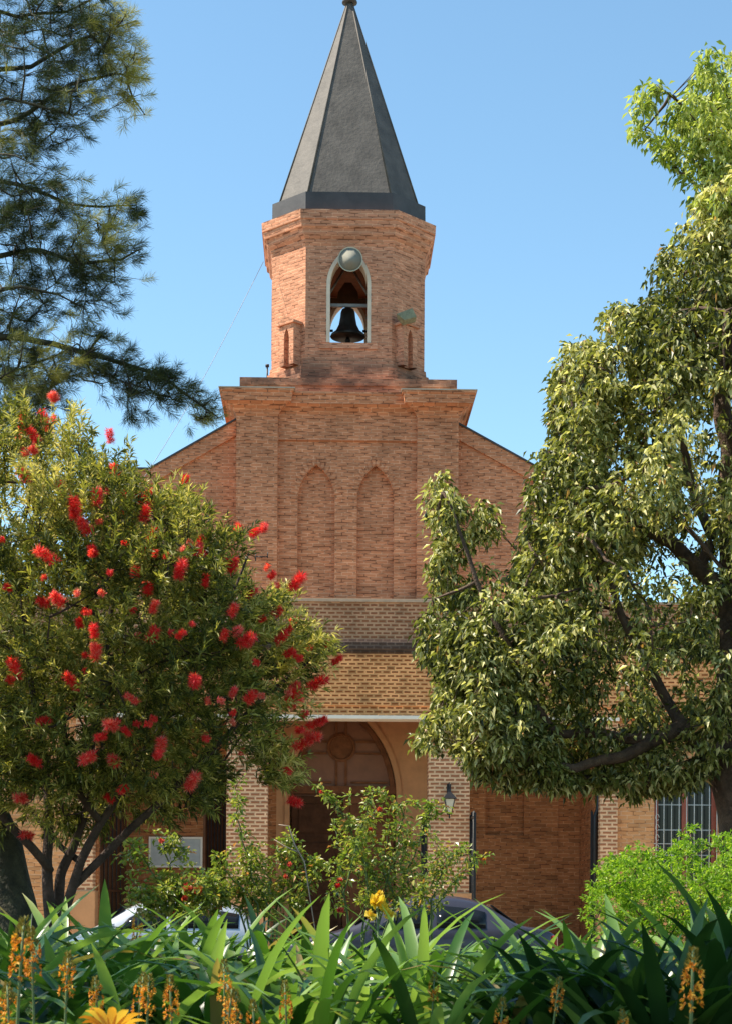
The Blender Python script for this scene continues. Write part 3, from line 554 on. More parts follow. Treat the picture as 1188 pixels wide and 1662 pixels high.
# ------------------------------------------------------------------ cars
def car(name, loc, rz, paint, label, Lc=4.1, sedan=True):
    g = empty(name, loc, rz); tag(g, label, 'car')
    # stations along x (front is -x): x, half width, hood/deck height, roof height
    if sedan: prof = [(-2.05,.62,.55,.55),(-2.0,.74,.68,.68),(-1.7,.80,.80,.80),(-1.1,.83,.92,.92),(-.85,.84,.95,1.02),(-.35,.84,.96,1.38),(-.1,.84,.96,1.43),(.4,.84,.97,1.46),(.8,.84,.97,1.42),(1.10,.84,.98,1.30),(1.45,.83,1.0,1.05),(1.62,.82,1.0,1.0),(1.95,.78,.97,.97),(2.05,.68,.86,.86)]
    else: prof = [(-1.85,.60,.55,.55),(-1.8,.72,.68,.68),(-1.55,.78,.82,.82),(-1.05,.80,.92,.93),(-.80,.81,.94,1.05),(-.40,.81,.95,1.36),(-.1,.81,.96,1.46),(.5,.81,.97,1.48),(1.1,.81,.98,1.45),(1.45,.80,.98,1.36),(1.65,.79,.97,1.08),(1.75,.77,.93,.95),(1.82,.74,.80,.80)]
    k = Lc/(prof[-1][0]-prof[0][0])
    rings = []
    for x, hw, zbelt, zr in prof:
        t_ = min(1, max(0, (zr-zbelt)/.45)); rw = hw-.06-.20*t_
        half = [(hw-.04, .24), (hw, .36), (hw+.005, .60), (hw-.005, zbelt-.08), (hw-.03, zbelt), (rw+.06*(1-t_)*0+.0, max(zbelt+.004, zr-.10*t_)), (rw-.08, zr-.025*t_+.006), (rw-.30, zr+.012), (0, zr+.02)]
        rings.append([(x*k, -y, z) for y, z in half]+[(x*k, y, z) for y, z in half[-2::-1]])
    n = len(rings[0]); b7 = MB(); vs_ = [p for r in rings for p in r]; fcs = []
    for a in range(len(rings)-1):
        for i in range(n-1): fcs.append((a*n+i, (a+1)*n+i, (a+1)*n+i+1, a*n+i+1))
        fcs.append((a*n+n-1, (a+1)*n+n-1, (a+1)*n, a*n))
    fcs += [tuple(range(n)), tuple(len(rings)*n-1-i for i in range(n))]
    b7.add(vs_, fcs, True); bo = b7.build('body', paint, g); sb = bo.modifiers.new('s', 'SUBSURF'); sb.levels = sb.render_levels = 1
    def sec(x, z_frac, s_):                 # a point on the glasshouse side
        xs_ = [p[0] for p in prof]; hw = np.interp(x, xs_, [p[1] for p in prof]); zb_ = np.interp(x, xs_, [p[2] for p in prof]); zr = np.interp(x, xs_, [p[3] for p in prof])
        t_ = min(1, max(0, (zr-zb_)/.45)); rw = hw-.06-.20*t_; y0, y1 = hw-.03, rw; z0, z1 = zb_, max(zb_+.004, zr-.10*t_)
        return (x*k, s_*(y0+(y1-y0)*z_frac+.012), z0+(z1-z0)*z_frac)
    spans = ((-.55, .22), (.30, 1.0 if sedan else .98)) if sedan else ((-.5, .25), (.33, 1.05), (1.12, 1.42))
    for s_ in (-1, 1):
        for a, b_ in spans:
            b8 = MB(); m = 6; lo = [sec(a+(b_-a)*i/m, .10, s_) for i in range(m+1)]; hi = [sec(a+(b_-a)*i/m, .88, s_) for i in range(m+1)]
            sh = .16 if a < -.3 else .0
            hi = [(x+(sh*(1-i/m)), y, z) for i, (x, y, z) in enumerate(hi)]
            q = lo+hi; ff = [(i, i+1, m+2+i, m+1+i) if s_ < 0 else (i, m+1+i, m+2+i, i+1) for i in range(m)]
            b8.add(q, ff, True); ob = b8.build('side_window', M['glass'], g); sm_ = ob.modifiers.new('s', 'SOLIDIFY'); sm_.thickness = .01
    def screen(xa, za, ya, xb, zb_, yb, nm):
        b8 = MB(); b8.add([(xa*k, -ya, za), (xa*k, ya, za), (xb*k, yb, zb_), (xb*k, -yb, zb_)], [(0, 1, 2, 3)]); ob = b8.build(nm, M['glass'], g); sm_ = ob.modifiers.new('s', 'SOLIDIFY'); sm_.thickness = .012
    if sedan: screen(-.86, 1.035, .70, -.42, 1.365, .54, 'windscreen'); screen(1.44, 1.085, .66, 1.10, 1.335, .52, 'rear_window')
    else: screen(-.82, 1.065, .68, -.45, 1.355, .52, 'windscreen'); screen(1.68, 1.07, .62, 1.50, 1.345, .52, 'rear_window')
    zz = prof[2][2]; xe = prof[-1][0]*k; xf = prof[0][0]*k
    for s_ in (-1, 1):
        b8 = MB(); b8.box(xf+.03, xf+.26, s_*.60-.13, s_*.60+.13, .60, .72); b8.build('headlight', M['clear_lamp'], g, .03)
        b8 = MB(); b8.box(xe-.17, xe-.01, s_*.60-.14, s_*.60+.14, .72, .90); b8.build('taillight', M['red_lamp'], g, .03)
        for wx_ in (-1.27*k, 1.27*k):
            b8 = MB(); b8.lathe([(.18,-.1),(.29,-.1),(.315,-.07),(.315,.07),(.29,.1),(.18,.1)], (wx_, s_*.76, .315), 28, 'y'); wh = b8.build('wheel', M['rubber'], g)
            b8 = MB(); b8.lathe([(.0001,-.112),(.05,-.115),(.06,-.09),(.17,-.09),(.19,-.112),(.19,.112),(.17,.09),(.06,.09),(.05,.115),(.0001,.112)], (wx_, s_*.76, .315), 20, 'y'); b8.build('rim', M['steel'], wh)
        b8 = MB(); b8.box(-.66, -.52, s_*.95-.09, s_*.95+.07, .98, 1.08); b8.tube([(-.6, s_*.8, .96), (-.6, s_*.9, 1.0)], .02, 6); b8.build('mirror', paint, g, .02)
        for hx in (.12, .92): b8 = MB(); b8.box(hx-.08, hx+.08, s_*(.855)-.012, s_*.855+.012, .84, .87); b8.build('door_handle', M['iron'], g)
    b8 = MB(); b8.box(xf-.03, xf+.08, -.62, .62, .34, .44).box(xe-.08, xe+.03, -.6, .6, .36, .48); b8.build('bumper', paint, g, .03)
    b8 = MB(); b8.box(xe-.02, xe+.012, -.25, .25, .60, .72); b8.build('number_plate', M['white_edge'], g)
    return g
car('car', ((672-HX)/F*26, 26, 0), 0, M['car_blue'], 'dark blue grey saloon car parked before the lantern pillar, roof and rear showing', 4.05)
car('car', ((252-HX)/F*28.6, 28.6, 0), 0, M['car_silver'], 'silver hatchback parked before the notice board, only a bright edge of its roof showing', 3.6, False).scale = (1, 1, .93)

# ------------------------------------------------------------------ foliage tools
def inside(poly, X, Y):
    r = np.zeros(len(X), bool); n = len(poly); j = n-1
    for i in range(n):
        xi, yi = poly[i]; xj, yj = poly[j]
        c = ((yi > Y) != (yj > Y)) & (X < (xj-xi)*(Y-yi)/(yj-yi+1e-9)+xi); r ^= c; j = i
    return r
def edge_dist(poly, X, Y):
    d = np.full(len(X), 1e9); n = len(poly)
    for i in range(n):
        ax, ay = poly[i]; bx, by_ = poly[(i+1) % n]; vx, vy = bx-ax, by_-ay
        t_ = np.clip(((X-ax)*vx+(Y-ay)*vy)/(vx*vx+vy*vy+1e-9), 0, 1); d = np.minimum(d, np.hypot(X-ax-t_*vx, Y-ay-t_*vy))
    return d
def fill_crown(poly, n, Y0, T, soft=150, holes=(), clump=2.2, thr=-.1, seed=0, rag=.22):
    poly = [(float(a), float(b_)) for a, b_ in poly]; xs_ = [p[0] for p in poly]; ys_ = [p[1] for p in poly]
    pts = []; g = np.random.default_rng(seed); cnt = 0; tries = 0
    while cnt < n and tries < 60:
        tries += 1
        X = g.uniform(min(xs_), max(xs_), n*2); Y = g.uniform(min(ys_), max(ys_), n*2); ok = inside(poly, X, Y); X, Y = X[ok], Y[ok]
        for hx, hy, rx, ry, keep in holes:
            h_ = ((X-hx)/rx)**2+((Y-hy)/ry)**2 < 1; kk = ~h_ | (g.random(len(X)) < keep); X, Y = X[kk], Y[kk]
        d = edge_dist(poly, X, Y); th = T*np.sqrt(np.minimum(1, d/soft)+.02); u = g.uniform(-1, 1, len(X)); u = np.sign(u)*np.abs(u)**.7
        Q = np.stack([(X-HX)/F*Y0, Y0+u*th, CAMZ+(HY-Y)/F*Y0], 1)
        for q, de in zip(Q, d):
            if noise.noise(Vector(q)*clump+Vector((seed*9.1, 0, 0)))+.5*noise.noise(Vector(q)*clump*.45+Vector((0, seed*5.3, 0))) > thr+max(0, rag*(1-de/60)): pts.append(q); cnt += 1
    return np.array(pts[:n])
def norm(a): return a/(np.linalg.norm(a, axis=1, keepdims=True)+1e-9)
def leaves(name, B, D, Ln, Wd, mat, parent=None, fold=.25, droop=.2, rnd=None, upb=1.0):
    N = len(B); D = norm(D); up = np.tile([0, 0, upb], (N, 1))+rng.normal(0, .55, (N, 3)); S = norm(np.cross(D, up)); Nn = np.cross(S, D)
    Ln = np.broadcast_to(Ln, N)[:, None]; Wd = np.broadcast_to(Wd, N)[:, None]
    v0 = B; vm1 = B+D*Ln*.45+S*Wd*.5+Nn*Wd*fold; vm2 = B+D*Ln*.45-S*Wd*.5+Nn*Wd*fold; vt = B+D*Ln; vt[:, 2] -= (Ln*droop)[:, 0]
    V = np.stack([v0, vm1, vt, vm2], 1).reshape(-1, 3); i = np.arange(N)[:, None]*4
    Fc = np.concatenate([i+[0, 1, 2], i+[0, 2, 3]], 1).reshape(-1, 3)
    if rnd is None: rnd = rng.random(N)
    return np_mesh(name, V, Fc, np.repeat(rnd, 4), mat, parent, False)
def skeleton(mb, limbs, pts, hubs=220, r_hub=.022, r_tw=.006, twig_every=1, seed=0, maxlen=9):
    """limbs: list of (points, radii); then hub points join the nearest node, and leaf tufts join the nearest hub"""
    nodes = []
    for P_, Rr in limbs:
        P_ = [Vector(p) for p in P_]; pp = []; rr_ = []
        for i in range(len(P_)-1):
            for k in range(6):
                t_ = k/6; q = P_[i].lerp(P_[i+1], t_); w_ = .04*(P_[i+1]-P_[i]).length
                q = q+Vector((noise.noise(q*2.1), noise.noise(q*2.1+Vector((7, 0, 0))), noise.noise(q*2.1+Vector((0, 9, 0)))))*w_*2; pp.append(q); rr_.append(Rr[i]+(Rr[i+1]-Rr[i])*t_)
        pp.append(P_[-1]); rr_.append(Rr[-1]); mb.tube(pp, rr_, 9); nodes += [tuple(p) for p in pp]
    g = np.random.default_rng(seed); idx = g.permutation(len(pts))[:hubs]; H = pts[idx]; nodes = np.array(nodes)
    order = np.argsort([np.min(np.linalg.norm(nodes-h_, axis=1)) for h_ in H]); nl = [n_ for n_ in nodes]
    for o_ in order:
        h_ = H[o_]; A = np.array(nl); d = np.linalg.norm(A-h_, axis=1); j = int(np.argmin(d)); a = Vector(A[j]); b_ = Vector(h_)
        m_ = a.lerp(b_, .5)+Vector((0, 0, -.06*d[j]))+Vector(g.normal(0, .05*d[j], 3)); rad = r_hub*min(1.6, .5+d[j])
        mb.tube([a, a.lerp(m_, .5)+Vector(g.normal(0, .02*d[j], 3)), m_, b_], [rad, rad*.85, rad*.7, rad*.35], 5); nl.append(np.array(m_)); nl.append(h_)
    A = np.array(nl)
    for p in pts[::twig_every]:
        d = np.linalg.norm(A-p, axis=1); j = int(np.argmin(d))
        if d[j] < maxlen: mb.tube([A[j], Vector(A[j]).lerp(Vector(p), .6)+Vector((0, 0, .02)), p], [r_tw, r_tw*.8, r_tw*.5], 3)
    return A

# ------------------------------------------------------------------ the broad-leaved tree on the right
def V3(l, Y): return [tuple(P(px, py, Y+dy)) for px, py, dy in l]
YT = 18.0
poly = [(1008,150),(1040,140),(1060,165),(1095,110),(1130,95),(1160,90),(1200,80),(1300,90),(1420,300),(1480,700),(1450,1100),(1300,1270),(1180,1240),(1110,1275),(1040,1285),(950,1275),(900,1250),(850,1290),(790,1280),(745,1235),(672,1210),(672,1150),(700,1100),(678,1040),(694,965),(692,915),(712,885),(690,840),(695,785),(732,782),(745,815),(785,822),(800,865),(785,915),(835,925),(855,850),(868,780),(893,745),(897,650),(902,580),(950,555),(975,510),(1010,505),(1040,460),(1050,400),(1100,345),(1125,290),(1100,250),(1060,215),(1020,190)]
holes = [(1085,930,62,52,.10),(1150,790,34,50,.35),(820,870,30,50,0),(745,880,26,14,.1),(740,1010,18,14,.2),(690,1130,18,12,.1),(1010,560,26,14,.25),(1140,190,28,22,.1),(1150,640,22,22,.35),(1095,545,18,14,.3),(1040,960,26,20,.45),(1170,1270,45,26,.3),(1070,1140,26,20,.4),(870,1140,20,14,.5),(810,1085,24,14,.35),(1080,1180,22,16,.3),(760,865,10,30,.2),(720,870,14,10,.2),(1160,225,26,14,.1),(1050,225,14,10,.1)]
pts = fill_crown(poly, 5900, YT, 1.7, 170, holes, 2.1, .03, 3)
pts2 = fill_crown([(700,1000),(760,990),(850,1060),(870,1180),(940,1270),(850,1285),(770,1245),(690,1210),(705,1100)], 900, YT-.3, 1.0, 120, (), 2.5, -.1, 4)
pts3 = fill_crown([(690,830),(694,785),(715,770),(742,785),(752,815),(790,815),(812,850),(806,875),(760,880),(745,930),(770,985),(720,985),(694,940),(712,885)], 110, YT, .5, 60, (), 2, -9, 5); pts4 = fill_crown([(1008,152),(1045,142),(1062,200),(1098,112),(1150,92),(1300,90),(1310,420),(1110,400),(1112,335),(1135,300),(1080,235)], 215, YT, .8, 60, [(1145,195,36,30,0),(1072,165,16,34,0),(1150,330,20,16,0)], 2, -.1, 6); pts5 = fill_crown([(862,775),(892,600),(930,575),(985,590),(985,900),(900,990),(838,960),(842,830)], 560, YT-.2, 1.1, 90, (), 2.4, -.28, 8); pts6 = fill_crown([(890,575),(985,515),(1050,470),(1110,360),(1188,330),(1188,620),(1000,640),(900,620)], 330, YT, 1.2, 90, [(1010,560,26,14,.1),(1095,545,18,14,.2)], 2.4, -.1, 9)
pts = np.concatenate([pts, pts2, pts3, pts4, pts5, pts6])
tr = empty('broadleaf_tree', P(1215, 1466, YT)*1.0); tr.location.z = 0; base = Vector(tr.location)
tag(tr, 'large broad-leaved tree with drooping glossy leaves filling the right side, reaching above the cornice', 'tree')
mb = MB()
limbs = [(V3([(1232,1600,0),(1212,1400,0),(1196,1300,0),(1180,1230,0),(1186,1120,0),(1182,960,.1),(1178,800,.1),(1172,640,0),(1180,480,0),(1172,330,0)], YT), [.30,.25,.23,.21,.17,.14,.12,.09,.06,.03]),
 (V3([(1176,1225,0),(1140,1205,-.2),(1108,1180,-.3),(1070,1195,-.4),(1010,1225,-.5),(930,1245,-.6),(860,1235,-.7),(790,1180,-.8)], YT), [.12,.11,.10,.075,.06,.045,.035,.02]),
 (V3([(1108,1180,-.3),(1080,1130,-.2),(1040,1060,-.3),(990,960,-.4),(962,860,-.4),(955,800,-.4)], YT), [.07,.055,.045,.035,.03,.02]),
 (V3([(1060,1200,-.4),(990,1195,-.5),(900,1190,-.6),(850,1120,-.6),(800,1010,-.6),(760,930,-.6),(715,800,-.6)], YT), [.06,.05,.042,.035,.03,.022,.012]),
 (V3([(1184,1010,.1),(1140,930,0),(1090,880,0),(1030,850,-.1),(960,760,-.2),(920,640,-.2)], YT), [.11,.09,.07,.05,.035,.02]),
 (V3([(1130,925,0),(1150,870,.1),(1110,760,.2),(1080,640,.2),(1060,540,.2)], YT), [.06,.055,.045,.03,.015]),
 (V3([(1176,620,0),(1150,520,-.1),(1130,420,-.1),(1140,300,0),(1120,200,0),(1080,150,0)], YT), [.05,.045,.035,.03,.02,.01]),
 (V3([(1180,900,0),(1260,760,.2),(1330,560,.2),(1340,400,.2)], YT), [.10,.08,.05,.03])]
limbs = [([Vector(p)-base for p in a], r) for a, r in limbs]
A = skeleton(mb, limbs, pts-np.array(base), 420, .02, .005, 3, 1, .5)
mb.build('trunk', M['bark'], tr)
n = len(pts); m = 16; B = np.repeat(pts-np.array(base), m, 0); az = rng.uniform(0, 2*np.pi, n*m); el = rng.normal(-.55, .45, n*m)
D = np.stack([np.cos(az)*np.cos(el), np.sin(az)*np.cos(el), np.sin(el)], 1); B = B+D*rng.uniform(0, .05, (n*m, 1))+rng.normal(0, .035, (n*m, 3))
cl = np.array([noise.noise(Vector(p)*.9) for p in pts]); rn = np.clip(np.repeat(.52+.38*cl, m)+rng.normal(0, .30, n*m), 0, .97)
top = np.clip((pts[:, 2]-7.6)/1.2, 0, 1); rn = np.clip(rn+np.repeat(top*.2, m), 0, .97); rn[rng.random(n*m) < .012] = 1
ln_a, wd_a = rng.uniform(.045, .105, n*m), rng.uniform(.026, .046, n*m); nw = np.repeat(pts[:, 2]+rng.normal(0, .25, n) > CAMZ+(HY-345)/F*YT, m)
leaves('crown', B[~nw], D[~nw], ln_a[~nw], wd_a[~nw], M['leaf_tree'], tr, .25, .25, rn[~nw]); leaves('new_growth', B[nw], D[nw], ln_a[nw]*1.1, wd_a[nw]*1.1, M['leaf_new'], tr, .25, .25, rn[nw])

# ------------------------------------------------------------------ bottlebrush tree on the left
YB = 12.0
poly = [(-160,780),(-60,720),(0,710),(20,690),(60,680),(85,665),(115,662),(125,710),(150,755),(205,760),(220,800),(258,825),(300,815),(342,830),(362,870),(410,875),(420,925),(455,925),(450,965),(470,1000),(498,1040),(518,1060),(512,1085),(475,1115),(482,1165),(465,1215),(455,1280),(430,1270),(400,1280),(345,1265),(330,1315),(260,1325),(200,1325),(150,1355),(100,1335),(60,1350),(-80,1330),(-180,1200)]
holes = [(170,720,40,22,.2),(185,755,30,15,.25),(90,1300,40,24,.5),(30,1320,30,20,.2),(510,1000,12,22,.2),(455,930,12,14,.2),(250,785,14,8,.2)]
pb = fill_crown(poly, 5900, YB, 1.15, 130, holes, 3.4, -.10, 11, .33)
bt = empty('bottlebrush_tree', P(105, 1466, YB)); bt.location.z = .58; base = Vector(bt.location)
tag(bt, 'bottlebrush tree covered in red brush flowers, left of the porch', 'tree')
mb = MB()
lim = [(V3([(80,1660,0),(78,1480,0),(74,1400,0),(80,1330,0),(70,1230,.1),(40,1080,.2),(20,900,.2),(60,740,.1)], YB), [.042,.04,.036,.03,.025,.02,.012,.006]),
 (V3([(98,1650,-.1),(104,1480,-.1),(130,1400,-.15),(160,1340,-.2),(215,1250,-.2),(300,1120,-.2),(370,990,-.2),(400,900,-.2)], YB), [.036,.034,.031,.027,.022,.017,.012,.006]),
 (V3([(92,1500,.1),(100,1420,.1),(118,1380,.1),(140,1300,.1),(150,1180,.1),(180,1000,.1),(200,820,.1)], YB), [.04,.035,.03,.026,.022,.016,.008]),
 (V3([(118,1440,-.1),(170,1390,-.1),(230,1330,-.2),(330,1240,-.2),(430,1130,-.2),(520,1060,-.1)], YB), [.03,.028,.025,.02,.014,.007]),
 (V3([(80,1420,0),(40,1370,-.2),(0,1330,-.3),(-70,1230,-.2)], YB), [.03,.03,.025,.02]),
 (V3([(130,1400,.1),(100,1380,.3),(60,1330,.4),(30,1300,.4)], YB), [.025,.02,.02,.015]),
 (V3([(160,1335,-.2),(130,1300,-.4),(110,1240,-.5),(100,1100,-.5)], YB), [.025,.022,.02,.012])]
lim = [([Vector(p)-base for p in a], r) for a, r in lim]
skeleton(mb, lim, pb-np.array(base), 300, .012, .0035, 3, 2, .4); mb.build('trunk', plain('dark_bark', (.06,.035,.025), .9, var=.5, scale=9, bump=.9), bt)
cen = np.array(P(200, 1150, YB+.0)); n = len(pb)
ax = norm(norm(pb-cen)*[1, 1, .8]+[.12, -.15, .45]+rng.normal(0, .4, (n, 3))); m = 24
sl_ = rng.uniform(.10, .24, n); t_ = rng.random((n, m)); Bs = pb[:, None]-np.array(base)+ax[:, None]*(t_*sl_[:, None])[..., None]
ph = rng.normal(0, 1, (n, m, 3)); D = (ax[:, None]*.75+norm(ph.reshape(-1, 3)).reshape(n, m, 3)*.75).reshape(-1, 3); Bs = Bs.reshape(-1, 3)
cl = np.array([noise.noise(Vector(p)*1.5) for p in pb]); young_sunlit = (rng.random(n) < .3)*.3; young_sunlit = young_sunlit+np.clip((pb[:, 2]-2.9)/2.0, 0, 1)*.30; rn = np.clip(np.repeat(.46+.5*cl+young_sunlit, m)+rng.normal(0, .16, n*m), 0, 1)  # young tufts at random; upper ones lightened in colour as if sunlit
leaves('crown', Bs, D, rng.uniform(.045, .085, n*m), rng.uniform(.009, .015, n*m), M['leaf_bottle'], bt, .2, .1, rn)
# brushes: a stalk set with hundreds of red filaments; three patterns, each flower its own part
def brush(name, seed, Lb=.10, rr_=.050):
    g = np.random.default_rng(seed); N = 420; z = g.uniform(0, Lb, N); a = g.uniform(0, 2*np.pi, N); D = np.stack([np.cos(a), np.sin(a), g.normal(.25, .35, N)], 1)
    return leaves(name, np.stack([np.zeros(N), np.zeros(N), z], 1), D, g.uniform(.75, 1.15, N)*rr_, .0048, M['red_flower'], None, 0, 0, np.clip(g.normal(.4, .3, N), 0, 1))
flo = [(88,655),(38,690),(76,702),(57,740),(45,782),(178,722),(180,771),(295,788),(122,842),(116,846),(157,824),(103,805),(228,820),(236,822),(233,910),(322,888),(375,868),(402,870),(425,862),(372,930),(88,915),(155,905),(237,968),(243,998),(241,1045),(75,985),(30,1105),(22,1112),(122,1118),(150,1038),(153,1058),(155,1074),(285,1038),(312,1113),(360,1042),(384,1048),(396,1050),(370,1002),(400,970),(440,1000),(445,1045),(472,957),(470,1010),(535,1077),(500,1118),(472,1120),(465,1140),(468,1128),(398,1142),(372,1132),(222,1143),(190,1180),(208,1195),(172,1197),(250,1232),(258,1226),(153,1228),(192,1243),(202,1280),(305,1283),(330,1200),(480,1185),(498,1180),(510,1175),(495,1195),(475,1215),(462,1250),(465,1298),(50,1362),(185,1305),(65,1245),(85,1170),(45,1300),(330,955),(290,940),(215,940),(140,870),(320,905),(435,940),(455,1030),(460,1065),(520,1050),(225,850),(60,720),(34,705),(378,1030),(240,880),(20,960),(100,985),(470,1150),(485,1165),(415,1010),(345,930),(130,1022)]
protos = [brush('flower', 50+i, .085+.02*i) for i in range(3)]
for i, (fx, fy) in enumerate(flo):
    s_ = i % 3; o_ = protos[s_] if i < 3 else protos[s_].copy()
    if i >= 3: C.objects.link(o_)
    fx += random.uniform(-3, 3); d = float(edge_dist(poly, np.array([fx]), np.array([fy]))[0]); ins = inside(poly, np.array([float(fx)]), np.array([float(fy)]))[0]
    dy = -1.15*math.sqrt(min(1, (d if ins else 0)/130)+.02)*random.uniform(.95, 1.15)
    Yf = YB+dy; p = Vector(((fx-HX)/F*Yf, Yf, CAMZ+(HY-fy)/F*Yf))-base
    o_.parent = bt; o_.location = p; k = random.uniform(.60, 1.05); o_.scale = (k, k, k*random.uniform(.8, 1.15))
    dr_ = Vector(((fx-230)/250+random.uniform(-.5, .5), random.uniform(-.9, .1), (1150-fy)/500+random.uniform(-.2, .8))); o_.rotation_euler = dr_.to_track_quat('Z', 'Y').to_euler()

B, D, Ln, Rr = [], [], [], []; pa = [(float(a), float(b_)) for a, b_ in poly]
while len(B) < 62:
    fx, fy = random.uniform(0, 520), random.uniform(680, 1290)
    if not inside(pa, np.array([fx]), np.array([fy]))[0] or (fx < 330 and fy > 1050 and random.random() < .6): continue
    d = float(edge_dist(pa, np.array([fx]), np.array([fy]))[0]); Yf = YB-1.15*math.sqrt(min(1, d/130)+.02)*random.uniform(.85, 1.12)
    c_ = np.array(Vector(((fx-HX)/F*Yf, Yf, CAMZ+(HY-fy)/F*Yf))-base); ax_ = rng.normal(0, 1, 3)+[(fx-230)/250, -.4, .3]; ax_ /= np.linalg.norm(ax_); N = 150; v = rng.normal(0, 1, (N, 3)); v = norm(v-np.outer(v@ax_, ax_))
    B.append(c_+np.outer(rng.uniform(0, .05, N), ax_)); D.append(v+ax_*.3); Ln.append(rng.uniform(.018, .032, N)); Rr.append(np.clip(rng.normal(random.uniform(.2, .8), .2, N), 0, 1))
o_ = leaves('flower', np.concatenate(B), np.concatenate(D), np.concatenate(Ln), .0048, M['red_flower'], bt, 0, 0, np.concatenate(Rr)); o_['kind'] = 'stuff'

# ------------------------------------------------------------------ pine on the far left
YP = 15.5
pn = empty('pine_tree', P(-20, 1466, YP)); pn.location.z = .4; base = Vector(pn.location)
tag(pn, 'pine with a leaning mossy trunk at the left edge and needle tufts against the sky', 'tree')
mb = MB()
lim = [(V3([(60,1760,-3.),(15,1500,-3.),(-8,1390,-2.9),(-45,1270,-2.7),(-110,1000,-1.6),(-160,700,-.6),(-170,300,0),(-150,-100,0),(-140,-500,0)], YP), [.27,.21,.185,.18,.18,.16,.13,.09,.04])]
def br(pl, r0): lim.append((V3(pl, YP), list(np.linspace(r0*.6, .005, len(pl)))))
br([(-165,560,-.4),(-40,555,-.2),(80,560,0),(170,585,0),(250,610,0),(310,650,0),(350,680,0)], .06)
br([(-165,640,-.4),(-60,640,0),(40,600,.1),(120,560,.1)], .04)
br([(-170,440,-.2),(-60,420,0),(60,410,0),(130,430,0),(190,425,0),(225,405,0)], .05)
br([(-165,330,0),(-60,290,0),(20,300,0),(100,330,0),(160,337,0),(215,335,0)], .045)
br([(-170,260,0),(-60,220,.1),(40,180,.1),(110,140,0),(180,120,0),(235,130,0)], .05)
br([(-160,140,0),(-40,120,0),(40,110,0),(110,70,0),(170,50,0),(215,35,0)], .045)
br([(-150,0,0),(-60,0,0),(20,30,0),(100,20,0),(160,-10,0)], .04)
br([(-160,200,-.2),(-80,190,-.4),(0,160,-.4),(70,180,-.3),(110,190,-.2)], .035)
br([(-165,500,-.3),(-60,490,-.5),(30,470,-.4),(90,480,-.3),(130,500,-.3)], .035)
br([(-165,720,-.3),(-60,690,-.5),(20,680,-.4),(60,690,-.3)], .05)
br([(-160,60,.3),(-60,40,.5),(10,60,.4),(60,50,.4)], .035)
lim = [([Vector(p)-base for p in a], r) for a, r in lim]
blobs = [(60,60,75,55,90),(160,50,55,45,80),(190,85,40,40,60),(110,120,60,55,90),(200,140,30,22,30),(40,150,50,40,60),(120,190,50,30,50),(20,215,45,40,50),(60,240,40,18,25),(5,330,45,60,60),(50,325,60,35,70),(90,360,60,50,75),(170,345,35,20,26),(205,345,26,20,22),(195,410,32,18,34),(150,420,50,30,55),(170,460,35,30,28),(80,440,60,45,70),(20,420,45,50,60),(110,490,45,30,34),(-10,560,80,70,120),(60,600,60,45,75),(140,585,45,35,60),(200,605,45,25,60),(260,615,40,20,44),(230,650,35,22,30),(295,645,35,18,36),(335,670,25,12,20),(150,560,24,22,20),(20,660,60,50,90),(60,640,50,40,50),(-60,100,70,90,90),(-70,300,60,90,90),(-70,500,70,90,90),(-20,700,60,40,60),(30,10,60,30,50),(100,5,60,25,40),(25,500,30,40,30)]
tp_ = []
for bx_, by_, rx, ry, k in blobs:
    for _ in range(int(k*.82)):
        a = random.uniform(0, 2*math.pi); q = math.sqrt(random.random()); tp_.append(P(bx_-8+rx*q*math.cos(a), by_+ry*q*math.sin(a), YP)+Vector((0, random.gauss(0, .28)*math.sqrt(rx/40), 0)))
tp_ = np.array([tuple(q) for q in tp_]); A = skeleton(mb, lim, tp_-np.array(base), 260, .013, .004, 1, 5, .7); mb.build('trunk', M['bark_moss'], pn)
n = len(tp_); Q = tp_-np.array(base); m = 70
near = np.array([A[np.argmin(np.linalg.norm(A-q+[.25, 0, 0], axis=1))] for q in Q]); ax = norm(norm(Q-near)+[.35, 0, .18]+rng.normal(0, .35, (n, 3)))
t_ = rng.random((n, m)); Bs = (Q[:, None]+ax[:, None]*(t_*.12-.05)[..., None]).reshape(-1, 3)
D = (ax[:, None]*.9+norm(rng.normal(0, 1, (n*m, 3))).reshape(n, m, 3)*.85).reshape(-1, 3); hl = np.array([noise.noise(Vector(q)*1.1) for q in Q])
rn = np.clip(np.repeat(.40+1.5*np.maximum(hl, -.12), m)+rng.normal(0, .14, n*m), 0, 1)  # needles yellowed in noise patches to imitate sunlit tufts
leaves('crown', Bs, D, rng.uniform(.06, .115, n*m), .0032, M['needle'], pn, 0, .05, rn)

# ------------------------------------------------------------------ lime-green shrub on the right
YS = 14.0
poly = [(955,1470),(962,1430),(985,1398),(1040,1378),(1075,1388),(1100,1372),(1120,1345),(1135,1370),(1150,1380),(1165,1348),(1185,1362),(1230,1350),(1330,1360),(1370,1480),(1340,1640),(960,1640),(945,1550)]
ps = fill_crown(poly, 5200, YS, .75, 70, (), 5, -.12, 21)
sh = empty('shrub', P(1130, 1466, YS)); sh.location.z = .55; base = Vector(sh.location)
tag(sh, 'rounded lime green shrub glowing in the sun beneath the barred window', 'shrub')
mb = MB()
lim = [([Vector((0, 0, 0)), Vector((dx_*.4, dy_*.4, .4)), Vector((dx_, dy_, h_))], [.02, .014, .006]) for dx_, dy_, h_ in ((-.5,0,.8),(-.2,-.3,.9),(.1,.2,1.0),(.4,-.1,1.0),(.7,.2,.9),(-.7,.2,.6),(.0,-.5,.6))]
skeleton(mb, lim, ps-np.array(base), 150, .007, .003, 12, 3, .3); mb.build('branches', M['twig'], sh)
